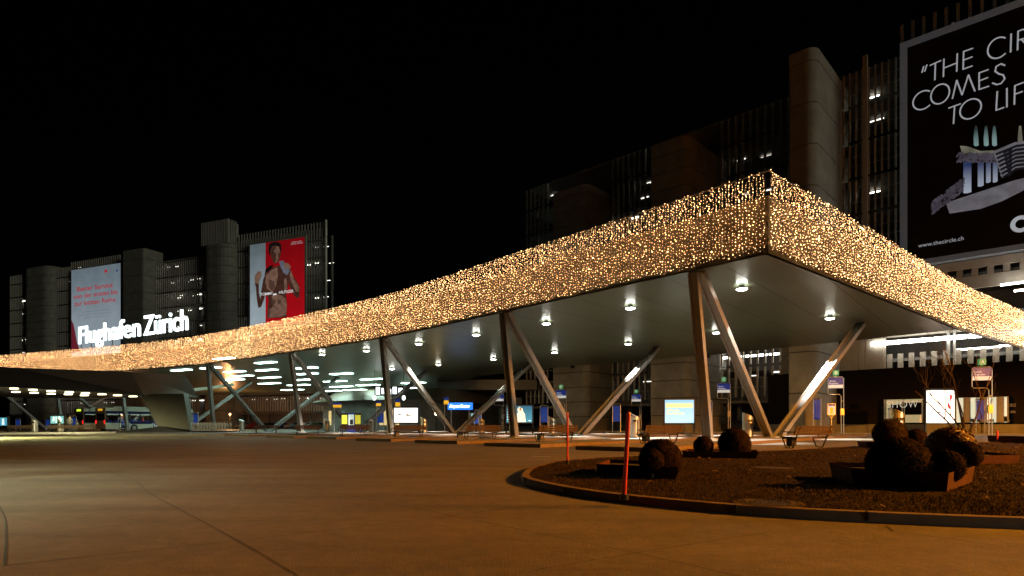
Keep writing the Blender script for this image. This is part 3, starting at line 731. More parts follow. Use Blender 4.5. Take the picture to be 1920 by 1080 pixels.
# pendant lamps : px, py of the lamp
lamps = [(1391,542,6.9),(1182,578,6.9),(1024,607,6.9),(893,628,6.9),(785,645,6.9),(687,658,6.9),(604,665,6.9),
         (1343,624,6.9),(1178,645,6.9),(1040,661,6.9),(925,674,6.9),(822,684,6.9),(735,692,6.9),(1556,597,6.9)]
M['lampglass'] = mat('lamp glass', (1,1,1), emit=30, var=0, ecol=(1,.97,.88), sample='NONE')
names_ = ['nearest','second nearest','third','fourth','fifth','sixth','farthest visible']
proto = None
for i, (px, py, hz) in enumerate(lamps):
    d = hz*F/(HY-py) * (1.0)
    z = CZ + hz
    lab = ('pendant downlight of the front row, %s to the camera' % names_[i]) if i < 7 else (('pendant downlight of the middle row, %s to the camera' % names_[i-7]) if i < 13 else 'lone pendant downlight at the right beside the inner strut')
    if proto is None:
        t = thing('pendant_lamp', lab, 'lamp', ((px-CX)/F*d, d, z), 0, 'pendant downlights under the canopy'); proto = t
        MB().tube([(0,0,.16),(0,0,HB-z-.01)], .03).lathe([(.17,.0),(.15,.10),(.12,.34),(.05,.42)], n=16).build('housing', M['black'], t, smooth=True)
        MB().lathe([(.02,-.07),(.2,-.055),(.27,-.02),(.27,.0)], n=16).build('lens', M['lampglass'], t)
    else: t = copy_tree(proto, ((px-CX)/F*d, d, z), label=lab)
    ld = bpy.data.lights.new('lamp_light', 'SPOT'); ld.energy = 6500; ld.spot_size = R(52); ld.spot_blend = .4; ld.color = (1,.93,.80); ld.shadow_soft_size = .1
    lo = bpy.data.objects.new('lamp_light', ld); C.objects.link(lo); lo.parent = t; lo.location = (0,0,-.12)
# strip lights recessed in the soffit (far part)
sm_ = mat('strip light cover', (1,1,1), emit=15, var=0, ecol=(.66,1,.88))
rows = []
for (x, y) in [(340,694),(420,672),(395,690),(440,697),(455,705),(438,712),(498,680),(500,694),(505,708),(505,719),(575,690),(575,701),(570,712),(560,722),(548,731),(640,701),(628,715),(640,725),(620,733),(698,711),(690,722),(665,731),(650,738),(775,718),(765,728),(735,738),(840,734)]:
    rows.append((x, y))
for (x, y) in rows:
    h = HB-.02-CZ; d = h*F/(HY-y); X = (x-CX)/F*d; Xl = (x-22-CX)/F*d; Xr = (x+22-CX)/F*d
    mb = MB(); a = Vector(loc((Xl, d+0.012*d))); c = Vector(loc((Xr, d-0.012*d))); dd = (c-a).normalized(); n_ = Vector((-dd.y, dd.x))*.0055*d
    mb.add([(a.x-n_.x,a.y-n_.y,HB-.05),(c.x-n_.x,c.y-n_.y,HB-.05),(c.x+n_.x,c.y+n_.y,HB-.05),(a.x+n_.x,a.y+n_.y,HB-.05),(a.x-n_.x,a.y-n_.y,HB-.006),(c.x-n_.x,c.y-n_.y,HB-.006),(c.x+n_.x,c.y+n_.y,HB-.006),(a.x+n_.x,a.y+n_.y,HB-.006)],
           [(0,3,2,1),(4,5,6,7),(0,1,5,4),(1,2,6,5),(2,3,7,6),(3,0,4,7)])
    mb.build('strip_light', sm_, can)

# rooftop sign
def roof_sign():
    d0, d1 = 92.0, 74.0
    p0 = Vector(((148-CX)/F*d0, d0)); p1 = Vector(((352-CX)/F*d1, d1)); u = (p1-p0); Ls = u.length
    z0 = CZ+(HY-645)/F*d0; z1 = CZ+(HY-618)/F*d1
    t = thing('roof_sign', 'big glowing white airport letters standing on the canopy', 'sign', (p0.x, p0.y, z0), math.atan2(u.y, u.x))
    m = mat('glowing letter face', (1,1,1), emit=2.5, var=0, ecol=(.86,1,1))
    x = 0; sh = (z1-z0)/Ls
    pos = lambda px: ((px-CX)/F*p0.y - p0.x)/((u.x/Ls) - (px-CX)/F*(u.y/Ls))
    for wd, a, b_ in (('Flughafen', 148, 263), ('Zürich', 270, 352)):
        xa, xb = pos(a), pos(b_); me = text_mesh(wd, .006, .05, 1.0)
        xs = [v.co.x for v in me.vertices]; mn, mx = min(xs), max(xs); sx = (xb-xa)/(mx-mn)
        for v in me.vertices:
            q, r_, s_ = v.co; X = xa+(q-mn)*sx; v.co = (X, -s_*2, r_*3.75*1.0 + X*sh)
        me.materials.clear(); me.materials.append(m); o = bpy.data.objects.new('letters', me); C.objects.link(o); o.parent = t
    mb = MB()
    for k in range(10): X = Ls*k/9; mb.tube([(X,.3,-1.6),(X,.3,1+X*sh)], .05)
    mb.tube([(0,.3,.3),(Ls,.3,.3+Ls*sh)], .05); mb.build('support_frame', M['black'], t)
roof_sign()

# ---------------------------------------------------------------- lower canopy at left
lc = thing('lower_canopy', 'low dark canopy with underside lights and leaning wall support, left', 'canopy', (-45,60,0))
mb = MB(); mb.prism([(6.5,14),(3.4,8),(-1,-10),(-6,-30),(-17,-32),(-16,16)], 4.3, 6.9, top=[(5.5,13),(2,8),(-7,3),(-20,-20),(-30,-30),(-16,16)])
M['dkbrown'] = mat('dark fascia sheet', (.06,.045,.03), .5, .3, var=.15)
mb.build('roof', M['dkbrown'], lc)
M['olive'] = mat('olive wall sheet', (.06,.056,.04), .5, .3, var=.15, scale=.8)
def q3(px, py, d): return ((px-CX)/F*d+45, d-60, CZ+(HY-py)/F*d)
mb = MB(); fr_ = [q3(300,810,67), q3(357,809,66), q3(344,738,68), q3(264,739,69)]; bkk = [(x-.1,y+1.2,z) for x,y,z in fr_]
mb.add(fr_+bkk, [(0,1,2,3),(7,6,5,4),(0,4,5,1),(1,5,6,2),(2,6,7,3),(3,7,4,0)]); mb.build('leaning_wall', M['olive'], lc)
mb = MB(); fr_ = [q3(217,813.5,60), q3(357,810.5,64), q3(356,806,64), q3(300,799,63.5), q3(217,810,60)]; bkk = [(x,y+.5,z) for x,y,z in fr_]
mb.add(fr_+bkk, [(0,1,2,3,4),(9,8,7,6,5)]+[(i,5+i,5+(i+1)%5,(i+1)%5) for i in range(5)]); mb.build('low_wall', M['olive'], lc)
mb = MB(); mb.beam(q3(285,742,70), q3(437,721,85), .3, .35); mb.build('edge_beam', mat('pale edge beam', (.35,.36,.28), .5, var=.05), lc)
ul = mat('underside lamp', (1,1,1), emit=5, var=0, ecol=(1,.93,.55))
for x, y in ((29,726),(64,728.5),(98,731),(132,733),(162,735),(193,737),(222,739),(251,741),(280,743),(32,732.5),(66,734),(98,736),(130,737),(160,739)):
    d = 3.38*F/(HY-y-1.5); a = Vector(((x-7-CX)/F*d+45, d-60, 4.22)); c = Vector(((x+7-CX)/F*d+45, d-60-.3, 4.22))
    mb = MB(); mb.beam(a, c, .35, .10); mb.build('underside_light', ul, lc)
for yy in (-22,-10,2):
    ld = bpy.data.lights.new('underside_glow', 'AREA'); ld.energy = 900; ld.size = 4; ld.color = (1,.88,.42)
    lo = bpy.data.objects.new('underside_glow', ld); C.objects.link(lo); lo.parent = lc; lo.location = (-1+yy*.25, yy, 4.1)

# ---------------------------------------------------------------- street lamps outside the frame
def street_lamp(loc_, col, e, size, label, tilt=(0,0), h=9, blend=.9):
    t = thing('street_lamp', label, 'street lamp', (loc_[0], loc_[1], 0))
    MB().tube([(.6,.9,0),(.6,.9,h-.1),(0,.1,h-.05)], [.09,.05,.04], 8).build('pole', M['frame'], t)
    MB().box((-.35,-.15,h-.3),(.35,.15,h-.12)).build('lamp_head', M['black'], t)
    MB().box((-.25,-.1,h-.33),(.25,.1,h-.305)).build('lamp_lens', mat('street lamp lens', (1,1,1), emit=5, var=0, ecol=col), t)
    ld = bpy.data.lights.new('street_light', 'SPOT'); ld.energy = e; ld.color = col; ld.spot_size = R(size); ld.spot_blend = blend; ld.shadow_soft_size = .2
    lo = bpy.data.objects.new('street_light', ld); C.objects.link(lo); lo.parent = t; lo.location = (0,0,h-.36); lo.rotation_euler = (R(tilt[0]), R(tilt[1]), 0)
street_lamp((34,7), (1,.32,.015), 190000, 169, 'sodium street lamp to the right of the lawn', h=12, blend=.12)
street_lamp((-12,6.5), (.92,.98,.66), 9500, 116, 'pale street lamp at the road edge, near left', h=8)
street_lamp((-39,42), (1,.95,.36), 26000, 120, 'yellowish street lamp beside the low canopy', h=4.3, tilt=(0,-34))

for xx, yy, lb in ((-58,124,'nearest the slatted bays'),(-84,130,'far left under the canopy')):  # lamps added to warm the low slats of the far garage
    t = thing('added_yard_lamp', 'added sodium lamp on a short pole before the far garage, '+lb, 'lamp', (xx,yy,0))
    MB().tube([(0,0,0),(0,0,3.0)], .07).build('pole', M['black'], t); MB().lathe([(.05,-.15),(.2,0),(.05,.15)], (0,0,3.15), 10).build('globe', mat('sodium globe', (1,.5,.2), emit=12, var=0, ecol=(1,.55,.25)), t)
    ld = bpy.data.lights.new('added_yard_light', 'POINT'); ld.energy = 3000; ld.color = (1,.42,.15); ld.shadow_soft_size = .25
    lo = bpy.data.objects.new('added_yard_light', ld); C.objects.link(lo); lo.parent = t; lo.location = (0,-.5,3.1)
# ---------------------------------------------------------------- benches
def bench(label, locn, rz):
    t = thing('bench', label, 'bench', locn, rz, 'timber benches on the bus platforms')
    mb = MB()
    for k in range(4): mb.box((-1.05,.0+k*.12,.37),(1.05,.10+k*.12,.40))
    mb.build('seat', M['wood'], t)
    mb = MB()
    for k in range(3): 
        z = .46+k*.10; mb.obox((0,-.06-k*.035,z+.04), Vector((1.05,0,0)), Vector((0,.014,.002)), Vector((0,-.012,.042)))
    mb.build('backrest', M['wood'], t)
    for x in (-.85,.85):
        MB().tube([(x,.5,.36),(x,.36,.03),(x,.15,.02),(x,.0,.36),(x,-.15,.74)], .022, 6).tube([(x,0,.35),(x,.5,.35)], .02).build('leg', M['black'], t)
    for x in (-1.02,1.02):
        MB().tube([(x,-.07,.55),(x,.35,.56),(x,.42,.38)], .018, 6).build('armrest', M['black'], t)
    return t
bl_ = [(1522,841,'nearest the lawn, beside the tree and round bushes'),(1243,832,'behind the front left round bush'),(1045,829,'left of the thin red post'),(905,823.5,'third platform from the lawn'),
       (768,820,'in front of the white poster screen'),(665,817,'left of the leftmost near strut'),(578,814.5,'between two slanted bins'),(500,812.5,'right of the luggage trolleys'),
       (157,808.5,'behind the bus, farthest left'),(112,808,'in front of the small left screen'),(38,808.5,'at the extreme left edge')]
ax = math.atan2(.52,.85); pb_ = None
for i, (px, py, lb) in enumerate(bl_):
    lab = 'timber bench with black frame, ' + lb
    x, y, z = G(px, py, .12 if i == 0 else .15)
    if i > 7: y = 64; x = (px-CX)/F*y
    if pb_ is None: pb_ = bench(lab, (x, y, z), ax)
    else: copy_tree(pb_, (x, y, z), ax, lab)
# ash bins by bench ends
def ashbin(locn, label):
    t = thing('ash_bin', label, 'ash bin', locn, ax, 'small ash bins beside bench ends')
    MB().box((-.13,-.1,.08),(.13,.1,.40)).build('body', M['black'], t)
    MB().tube([(-.11,0,0),(-.11,0,.09)], .012).tube([(.11,0,0),(.11,0,.09)], .012).build('feet', M['black'], t)
    text('A', 'lettering', mat('dull print', (.25,.2,.12), .5, var=0), t, -.05, .17, .1, .12, y=-.103)
    return t
ab = None
for px, py, lb in ((1484,841,'nearest the lawn'),(1211,831,'behind the front left round bush'),(1014,829,'left of the thin red post'),(862,823.5,'on the third platform'),(744,820,'below the white poster screen')):
    x, y, z = G(px, py, .12 if ab is None else .15); lab = 'small dark ash bin beside the bench ' + lb
    ab = ashbin((x,y,z), lab) if ab is None else copy_tree(ab, (x,y,z), ax, lab) and ab
# litter bins
def litter_bin(locn, label):
    t = thing('litter_bin', label, 'litter bin', locn, 0, 'slant-topped steel litter bins')
    n = 20; mb = MB(); r = .31; vs = []
    for k in range(n): a = 2*math.pi*k/n; vs.append((r*math.cos(a), r*math.sin(a), .04))
    for k in range(n): a = 2*math.pi*k/n; vs.append((r*math.cos(a), r*math.sin(a), 1.30 - .17*math.cos(a)))
    mb.add(vs, [tuple(reversed(range(n)))]+[(k,(k+1)%n,n+(k+1)%n,n+k) for k in range(n)]+[tuple(range(n,2*n))]); mb.build('body', M['bin'], t)
    mb = MB(); vs = []
    for rr_, dz in ((r+.02,.005),(r+.02,.05),(r-.02,.055)):
        for k in range(n): a = 2*math.pi*k/n; vs.append((rr_*math.cos(a), rr_*math.sin(a), 1.30-.17*math.cos(a)*(rr_/r)+dz))
    mb.add(vs, [(q*n+k,q*n+(k+1)%n,(q+1)*n+(k+1)%n,(q+1)*n+k) for q in range(2) for k in range(n)]+[tuple(range(2*n,3*n))]); mb.build('lid', M['frame'], t)
    MB().box((-.12,-.335,.95),(.12,-.29,1.08)).build('opening', M['black'], t)
    MB().box((.18,-.30,.1),(.2,-.24,1.1)).build('door_seam', M['black'], t)
    MB().lathe([(.33,0),(.33,.05)], n=20).build('base', M['black'], t)
    return t
lb0 = None
for px, py, lb in ((1402,820,'right of the tall strut, left of the V base'),(1190,820,'just right of the leaning red post'),(1681,822,'below the shop windows, behind the round bushes'),(1035,813,'behind the bench left of the thin red post'),
                   (903,812,'behind the bench left of the second V base'),(795,812,'right below the white poster screen'),(697,810,'left of the blue panel and near strut'),(613,809,'left of the yellow timetable panels'),(453,808,'right of the luggage trolleys'),
                   (65,808,'in front of the left struts'),(114,808,'in front of the small left screen')):
    x, y, z = G(px, py, .15)
    if px < 120: y = 66; x = (px-CX)/F*y
    if px == 1681: y = 27; x = (px-CX)/F*y; z = .15
    lab = 'steel slant-topped litter bin ' + lb
    if lb0 is None: lb0 = litter_bin((x,y,z), lab)
    else: copy_tree(lb0, (x,y,z), random.uniform(-.3,.3), lab)

# ---------------------------------------------------------------- stop signs
def stop_sign(locn, rz, label, letter, sc_=1.0, low=None):
    t = thing('stop_sign', label, 'bus stop sign', locn, rz, 'bus stop signs with blue boards')
    H = 5.0*sc_; w_ = 1.25*sc_; r = .035*sc_; hb = H-1.55*sc_
    mb = MB(); mb.tube([(w_/2,0,0),(w_/2,0,H-.12),(w_/2-.12,0,H),(-w_/2+.12,0,H),(-w_/2,0,H-.12),(-w_/2,0,hb+.12),(-w_/2+.12,0,hb),(w_/2-.32*sc_,0,hb),(w_/2-.2*sc_,0,hb-.15),(w_/2-.2*sc_,0,0)], r, 8)
    mb.tube([(w_/2,0,hb-.6),(w_/2-.2*sc_,0,hb-.6)], r*.8); mb.build('pole_frame', M['frame'], t)
    MB().box((-w_/2+.04,-.04,H-.68*sc_),(w_/2-.04,.04,H-.06)).build('blue_board', M['blue_dim'], t)
    MB().box((-w_/2+.04,-.04,H-.98*sc_),(w_/2-.04,.04,H-.69*sc_)).build('white_board', M['white_sign'], t)
    text('Zürich', 'lettering', M['white_sign'], t, -w_/2+.1, H-.42*sc_, .5*sc_, .13*sc_, y=-.045, bold=.01)
    text('Flughafen', 'lettering', M['white_sign'], t, -w_/2+.1, H-.62*sc_, .72*sc_, .13*sc_, y=-.045, bold=.01)
    MB().box((w_/2-.26,-.1,1.6*sc_),(w_/2+.04,.1,2.2*sc_)).build('ticket_box', M['frame'], t)
    if letter is not None:
        MB().box((-.22*sc_,-.14,H+.15),(.22*sc_,.14,H+.58*sc_)).tube([(0,0,H),(0,0,H+.16)], .03).build('letter_cube', M['green'], t)
        if letter: text(letter, 'lettering', M['white_sign'], t, -.11*sc_, H+.24*sc_, .22*sc_, .27*sc_, y=-.145, bold=.01)
    return t
fa = -.28
for px, top, pyb, let, lb in ((1841,688,815.5,'A','the tallest, showing A, behind the bare tree'),(1567,707,812.5,'B','showing B, right of the big inner strut'),(1357,718,811,'C','showing C, right of the near tall strut'),
                          (1193,739,809.5,'D','showing D, behind the leaning inner strut'),(1052,731,809.5,'E','showing E, left of the wide concrete tower'),(936,738,809,'F','showing F, left of the poster screen'),):
    x, y, z = G(px, pyb); H = (pyb-top)/F*y; 
    stop_sign((x,y,z), fa, 'blue and white bus stop sign '+lb, let, H/5.0)
def info_panel(locn, label, H, w_, grp='blue route panels on twin poles'):
    t = thing('route_panel', label, 'info panel', locn, fa, grp)
    MB().tube([(-w_/2,0,0),(-w_/2,0,H-.1),(-w_/2+.1,0,H),(w_/2-.1,0,H),(w_/2,0,H-.1),(w_/2,0,0)], .035, 8).build('pole_frame', M['frame'], t)
    MB().box((-w_/2+.05,-.03,H*.38),(w_/2-.05,.03,H-.22)).build('blue_board', M['blue'], t)
    MB().box((-w_/2+.05,-.03,H-.20),(w_/2-.05,.03,H-.08)).build('header', M['black'], t)
for px, top, pyb, w_, lb in ((1532,745,811.5,.68,'left of the small yellow timetable'),(1156,757,811,.8,'left of the leaning red post'),(1020,760,811,.8,'in front of the striped slat wall'),(1568+270,736+10,812,.7,'behind the bare tree trunk'),
                             (1332,752,810,.35,'half hidden behind the tall strut'),(896,768,810,.8,'beside the blue glowing sign'),(713,767,808.5,.9,'left of the white poster screen'),(367,774,808,.8,'above the luggage trolleys'),(138,780,808,.9,'by the waiting people at left'),(90,784,808,.7,'left of the small left screen'),(34,784,808,.8,'between the leftmost struts')):
    x, y, z = G(px, pyb); info_panel((x,y,z), 'blue route panel ' + lb, (pyb-top)/F*y, w_)
# small timetable
x, y, z = G(1559,811.5); t = thing('timetable', 'small framed yellow timetable on one pole', 'timetable', (x,y,z), fa)
MB().tube([(0,0,0),(0,0,1.7)], .04).tube([(0,0,1.35),(-.25,0,1.75)], .025).tube([(0,0,1.35),(.25,0,1.75)], .025).build('pole', M['frame'], t)
MB().box((-.36,-.03,1.72),(.36,.03,2.85)).build('frame', M['frame'], t); MB().box((-.3,-.045,1.8),(.3,-.031,2.6)).build('white_sheet', M['white_sign'], t); MB().box((-.14,-.058,1.85),(.14,-.046,2.45)).build('yellow_sheet', M['orange_y'], t); MB().box((-.3,-.045,2.62),(.3,-.031,2.8)).build('header', M['blue_dim'], t)

# ---------------------------------------------------------------- poster screens
class Screen:
    def __init__(s, pl, pr, top, bot, d, label, rz=-.2, face=None):
        cx_ = (pl+pr)/2; s.d = d; s.w = (pr-pl)/F*d; s.h = (bot-top)/F*d; s.zb = CZ+(HY-bot)/F*d; s.top = s.zb+s.h
        s.t = thing('poster_screen', label, 'illuminated poster', (((cx_-CX)/F*d), d, .15), rz)
        w2 = s.w/2; MB().box((-w2-.12,-.08,s.zb-.27),(w2+.12,.16,s.top+.0)).box((-w2-.16,-.12,s.top-.01),(w2+.16,.2,s.top+.05)).build('frame', M['black'], s.t)
        for k in (-1,1): MB().box((k*w2-.07+k*.04,-.02,0),(k*w2+.07+k*.04,.1,s.zb-.26)).build('leg', M['black'], s.t)
        MB().box((-w2,-.095,s.zb-.15),(w2,-.081,s.top-.1)).build('screen', face, s.t)
    def poly(s, pts, m, name='printed_shape', k=1):       # normalised coordinates 0..1
        q = [((u-.5)*s.w, -.096-.006*k, s.zb-.15+v*(s.h+.05)) for u, v in pts]; n = len(q)
        MB().add(q, [tuple(range(n))]).build(name, m, s.t)
wf = mat('white lit poster', (1,1,1), emit=1.8, var=0, ecol=(1,.99,.93))
s = Screen(1735,1789,733,793,55,'white lit poster with red drawing behind the bare tree', .05, wf)
s.poly([(.82,.86),(.90,.88),(.93,.78),(.88,.70),(.86,.6),(.84,.7)], em('red ink', (.8,.05,.05), .9)); s.poly([(.74,.6),(.82,.6),(.84,.42),(.88,.42),(.86,.56),(.82,.50),(.76,.48)], em('red ink', (.8,.05,.05), .9))
s.poly([(.25,.29),(.4,.33),(.48,.34),(.52,.37),(.5,.33),(.58,.31),(.5,.31),(.4,.31)], em('black ink', (.05,.05,.05), .5)); s.poly([(.62,.2),(.66,.2),(.67,.16),(.64,.15)], em('grey ink', (.4,.4,.4), .5))
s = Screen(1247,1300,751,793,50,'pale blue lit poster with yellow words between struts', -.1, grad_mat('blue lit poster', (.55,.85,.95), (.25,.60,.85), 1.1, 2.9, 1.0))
s.poly([(.03,.66),(.97,.66),(.97,.86),(.03,.86)], em('pale yellow band', (.75,.80,.45), 1.0)); ye = em('yellow lettering', (.95,.85,.25), 1.1)
text('ENERGIE SPAREN', 'lettering', ye, s.t, -s.w*.45, s.zb+s.h*.62, s.w*.85, .2, y=-.11, bold=.02); text('Zählen Sie', 'lettering', ye, s.t, -s.w*.45, s.zb+s.h*.44, s.w*.45, .18, y=-.11, bold=.02); text('Ihre Kilowatt', 'lettering', ye, s.t, -s.w*.45, s.zb+s.h*.30, s.w*.62, .18, y=-.11, bold=.02)
s = Screen(950,998,762,792,54,'dark blue lit poster with pale figure, behind the second strut', -.1, grad_mat('night blue poster', (.10,.35,.45), (.03,.12,.2), 1.0, 2.5, 1.0))
s.poly([(.36,.02),(.75,.02),(.72,.5),(.66,.62),(.62,.85),(.5,.95),(.42,.8),(.45,.6),(.36,.45)], em('pale printed figure', (1,.95,.75), 1.0)); s.poly([(.50,.7),(.58,.7),(.58,.9),(.5,.9)], em('tan ink', (.5,.3,.15), .8), k=2)
for v in (.15,.3,.45,.6,.75): s.poly([(.02,v),(.16,v),(.16,v+.06),(.02,v+.06)], em('pale ink', (.8,.95,1), .9))
s.poly([(.85,.08),(.95,.08),(.95,.13),(.85,.13)], em('pale ink', (.8,.95,1), .9), k=2)
s = Screen(739,784,766,792,60,'white lit poster with thin line drawing, left of centre', -.1, wf)
ink = em('grey ink', (.30,.27,.2), .6)
s.poly([(.08,.56),(.2,.58),(.32,.66),(.3,.56),(.25,.48),(.2,.5)], ink); s.poly([(.5,.5),(.55,.72),(.6,.52),(.75,.50),(.92,.46),(.75,.45),(.62,.44),(.55,.42)], em('tan ink', (.45,.38,.25), .6)); s.poly([(.1,.25),(.3,.28),(.5,.24),(.3,.26)], ink)
s = Screen(92,125,781,794,66,'small teal lit poster near the bus', -.3, grad_mat('teal poster', (.25,.6,.55), (.15,.4,.4), 1, 2, .9))
s.poly([(.15,.3),(.3,.3),(.35,.9),(.2,.95)], em('pale ink', (.8,1,.95), 1)); s.poly([(.55,.2),(.8,.2),(.9,.5),(.75,.95),(.6,.95)], em('pale ink', (.8,1,.95), 1)); s.poly([(.4,.1),(.48,.1),(.48,.95),(.4,.95)], em('pale ink', (.8,1,.95), 1))
s = Screen(-6,18,784,798,66,'blue lit poster cut by the left frame edge', -.3, em('blue poster', (.08,.35,.5), .9))
s.poly([(.45,.1),(.75,.1),(.7,.9),(.5,.9)], em('pale ink', (.8,1,.95), 1))
s = Screen(883,892,776,792,70,'narrow teal lit poster under the blue glowing sign', 0, em('teal poster', (.3,.6,.6), .7))

# ---------------------------------------------------------------- low terminal building behind (curved)
ac = thing('terminal_building', 'low curved concrete terminal front behind the platforms, centre', 'building', (-14,100,0))
def arcpts(c, r, a0, a1, n=14): return [(c[0]+r*math.cos(R(a0+(a1-a0)*i/n)), c[1]+r*math.sin(R(a0+(a1-a0)*i/n))) for i in range(n+1)]
outr = arcpts((4,12), 24, 200, 262); mb = MB(); mb.prism(outr+[(12,18),(-22,20)], 0, 4.6)
mb.build('wall', M['concrete'], ac)
outr = arcpts((4,12), 26, 196, 268); mb = MB(); mb.prism(outr+[(16,22),(-24,24)], 4.6, 6.4, top=arcpts((4,12), 22, 196, 268)+[(16,22),(-24,24)]); mb.build('roof', mat('sheet roof', (.22,.18,.13), .4, .3), ac)
mb = MB(); mb.box((2,-3.0,6.6),(18,2,8.2)); mb.build('bridge', M['deck'], ac)
gl = mat('warm lit glazing', (1,.7,.3), emit=.8, var=.4, scale=.8, ecol=(.75,.5,.22))
for a, w_, m_ in ((214,3,gl),(226,2,mat('dim teal glazing', (.2,.3,.3), emit=.25, ecol=(.2,.32,.3))),(246,8,gl)):
    pts = arcpts((4,12), 24.08, a, a+w_, 4); mb = MB()
    for p, q in zip(pts[:-1], pts[1:]): mb.add([(p[0],p[1],.9),(q[0],q[1],.9),(q[0],q[1],3.2),(p[0],p[1],3.2)], [(0,1,2,3)])
    mb.build('window', m_, ac)
# blue glowing sign
d = 72; t = thing('blue_sign', 'small blue glowing sign with white lettering, centre', 'sign', ((841-CX)/F*d, d, CZ+(HY-767.5)/F*d), -.15)
w_ = 43/F*d*1.02; MB().box((-.1,0,-.05),(w_+.1,.3,.80)).build('box', mat('blue lightbox', (.02,.1,.6), emit=1.3, var=0, ecol=(.03,.22,.9)), t)
text('Airport Center', 'lettering', M['white_e'], t, .12, .2, w_-.3, .38, y=-.03, bold=.02)
MB().tube([(.3,.15,-.05),(.3,.15,-2.3)], .06).tube([(w_-.3,.15,-.05),(w_-.3,.15,-2.3)], .06).build('posts', M['frame'], t)
# warm wall lamp
d = 82; t = thing('wall_lamp', 'bright warm lamp glowing left of the blue sign', 'lamp', ((818-CX)/F*d, d, .15)); hz = CZ+(HY-776)/F*d
MB().tube([(0,0,0),(0,0,hz-.3)], .05).build('pole', M['black'], t); MB().lathe([(.05,-.2),(.22,-.05),(.22,.1),(.05,.2)], (0,0,hz-.15), 12).build('globe', mat('warm lamp glass', (1,.7,.3), emit=25, var=0, ecol=(1,.6,.2)), t)
# globe lights hanging by the centre
gp = None
for px, py, lb in ((702,746,'left'),(757,746,'right')):
    d = 78; hz = CZ+(HY-py)/F*d; p = ((px-CX)/F*d, d, hz); lab = 'white oval globe lamp on the %s of the hanging display' % lb
    if gp is None:
        gp = thing('globe_lamp', lab, 'lamp', p, 0, 'oval globe lamps'); MB().lathe([(.02,-.32),(.15,-.26),(.24,0),(.15,.26),(.02,.32)], n=14).build('globe', M['white_e'], gp, smooth=True); MB().tube([(0,0,.3),(0,0,HB-hz-.02)], .025).build('stem', M['black'], gp)
    else: copy_tree(gp, p, label=lab)
d = 84; t = thing('hanging_display', 'bright hanging departure display below the canopy', 'display', ((703-CX)/F*d, d, CZ+(HY-742)/F*d), -.1)
w_ = 54/F*d; MB().box((0,0,0),(w_,.25,1.35)).build('case', M['black'], t)
for i in range(5): MB().box((.15+i*w_/5,-.02,.15+.1*(i%2)),(w_/5*(i+1)-.1,-.004,1.2-.15*(i%3))).build('screen', M['white_e'], t)
MB().tube([(.4,.1,1.3),(.4,.1,2.0)], .04).tube([(w_-.4,.1,1.3),(w_-.4,.1,2.0)], .04).build('hanger', M['black'], t)
# far yellow signs, booths
for px0, px1, top, bot, d, m1, lb in ((624,640,755,764,62,'orange_y','amber pictogram sign on a pole, left of the timetable panels'),(705,714,752,761,62,'orange_y','amber stop sign behind the first centre strut'),(741,750,748,762,62,'orange_y','dim amber stop sign right of the first centre strut'),(832,841,745,758,60,'orange_y','blue and amber stop sign left of the blue glowing sign')):
    hz = CZ+(HY-bot)/F*d; w_ = (px1-px0)/F*d; h = (bot-top)/F*d; t = thing('pole_sign', lb, 'sign', ((px0+px1)/2-CX)/F*d and (((px0+px1)/2-CX)/F*d, d, .15) or (0,d,.15), -.1)
    MB().tube([(-w_*.35,.06,0),(-w_*.35,.06,hz-.1)], .05).build('pole', M['frame'], t)
    MB().box((-w_/2,0,hz-.15),(w_/2,.06,hz+h*.55-.15)).build('amber_board', M[m1], t); MB().box((-w_/2,0,hz+h*.56-.15),(w_/2,.06,hz+h-.15)).build('blue_board', M['blue_dim'], t)
tp = None
for px0, px1, lb in ((641,651,'left of the ticket machine'),(666,676,'right of the ticket machine')):
    d = 60; lab = 'bright yellow timetable board ' + lb; p = (((px0+px1)/2-CX)/F*d, d, .15)
    if tp is None:
        tp = thing('timetable_board', lab, 'timetable', p, 0, 'yellow timetable boards'); MB().box((-.27,-.02,.85),(.27,0,1.75)).build('yellow_sheet', M['yellow'], tp); MB().box((-.32,0,.75),(.32,.08,1.95)).build('case', M['black'], tp)
        MB().box((-.3,.01,0),(-.22,.07,.75)).box((.22,.01,0),(.3,.07,.75)).build('legs', M['blue'], tp)
    else: copy_tree(tp, p, label=lab)
d = 60; t = thing('ticket_machine', 'upright ticket machine with a lit poster between yellow boards', 'ticket machine', ((658.5-CX)/F*d, d, .15))
MB().box((-.32,0,0),(.32,.4,1.95)).build('body', M['blue_dim'], t); MB().box((-.27,-.02,.75),(.27,-.003,1.8)).build('screen', mat('bluish screen', (.5,.6,.6), emit=.7, ecol=(.5,.65,.6)), t); MB().box((-.12,-.035,.8),(.2,-.022,1.3)).build('printed_shape', M['black'], t)

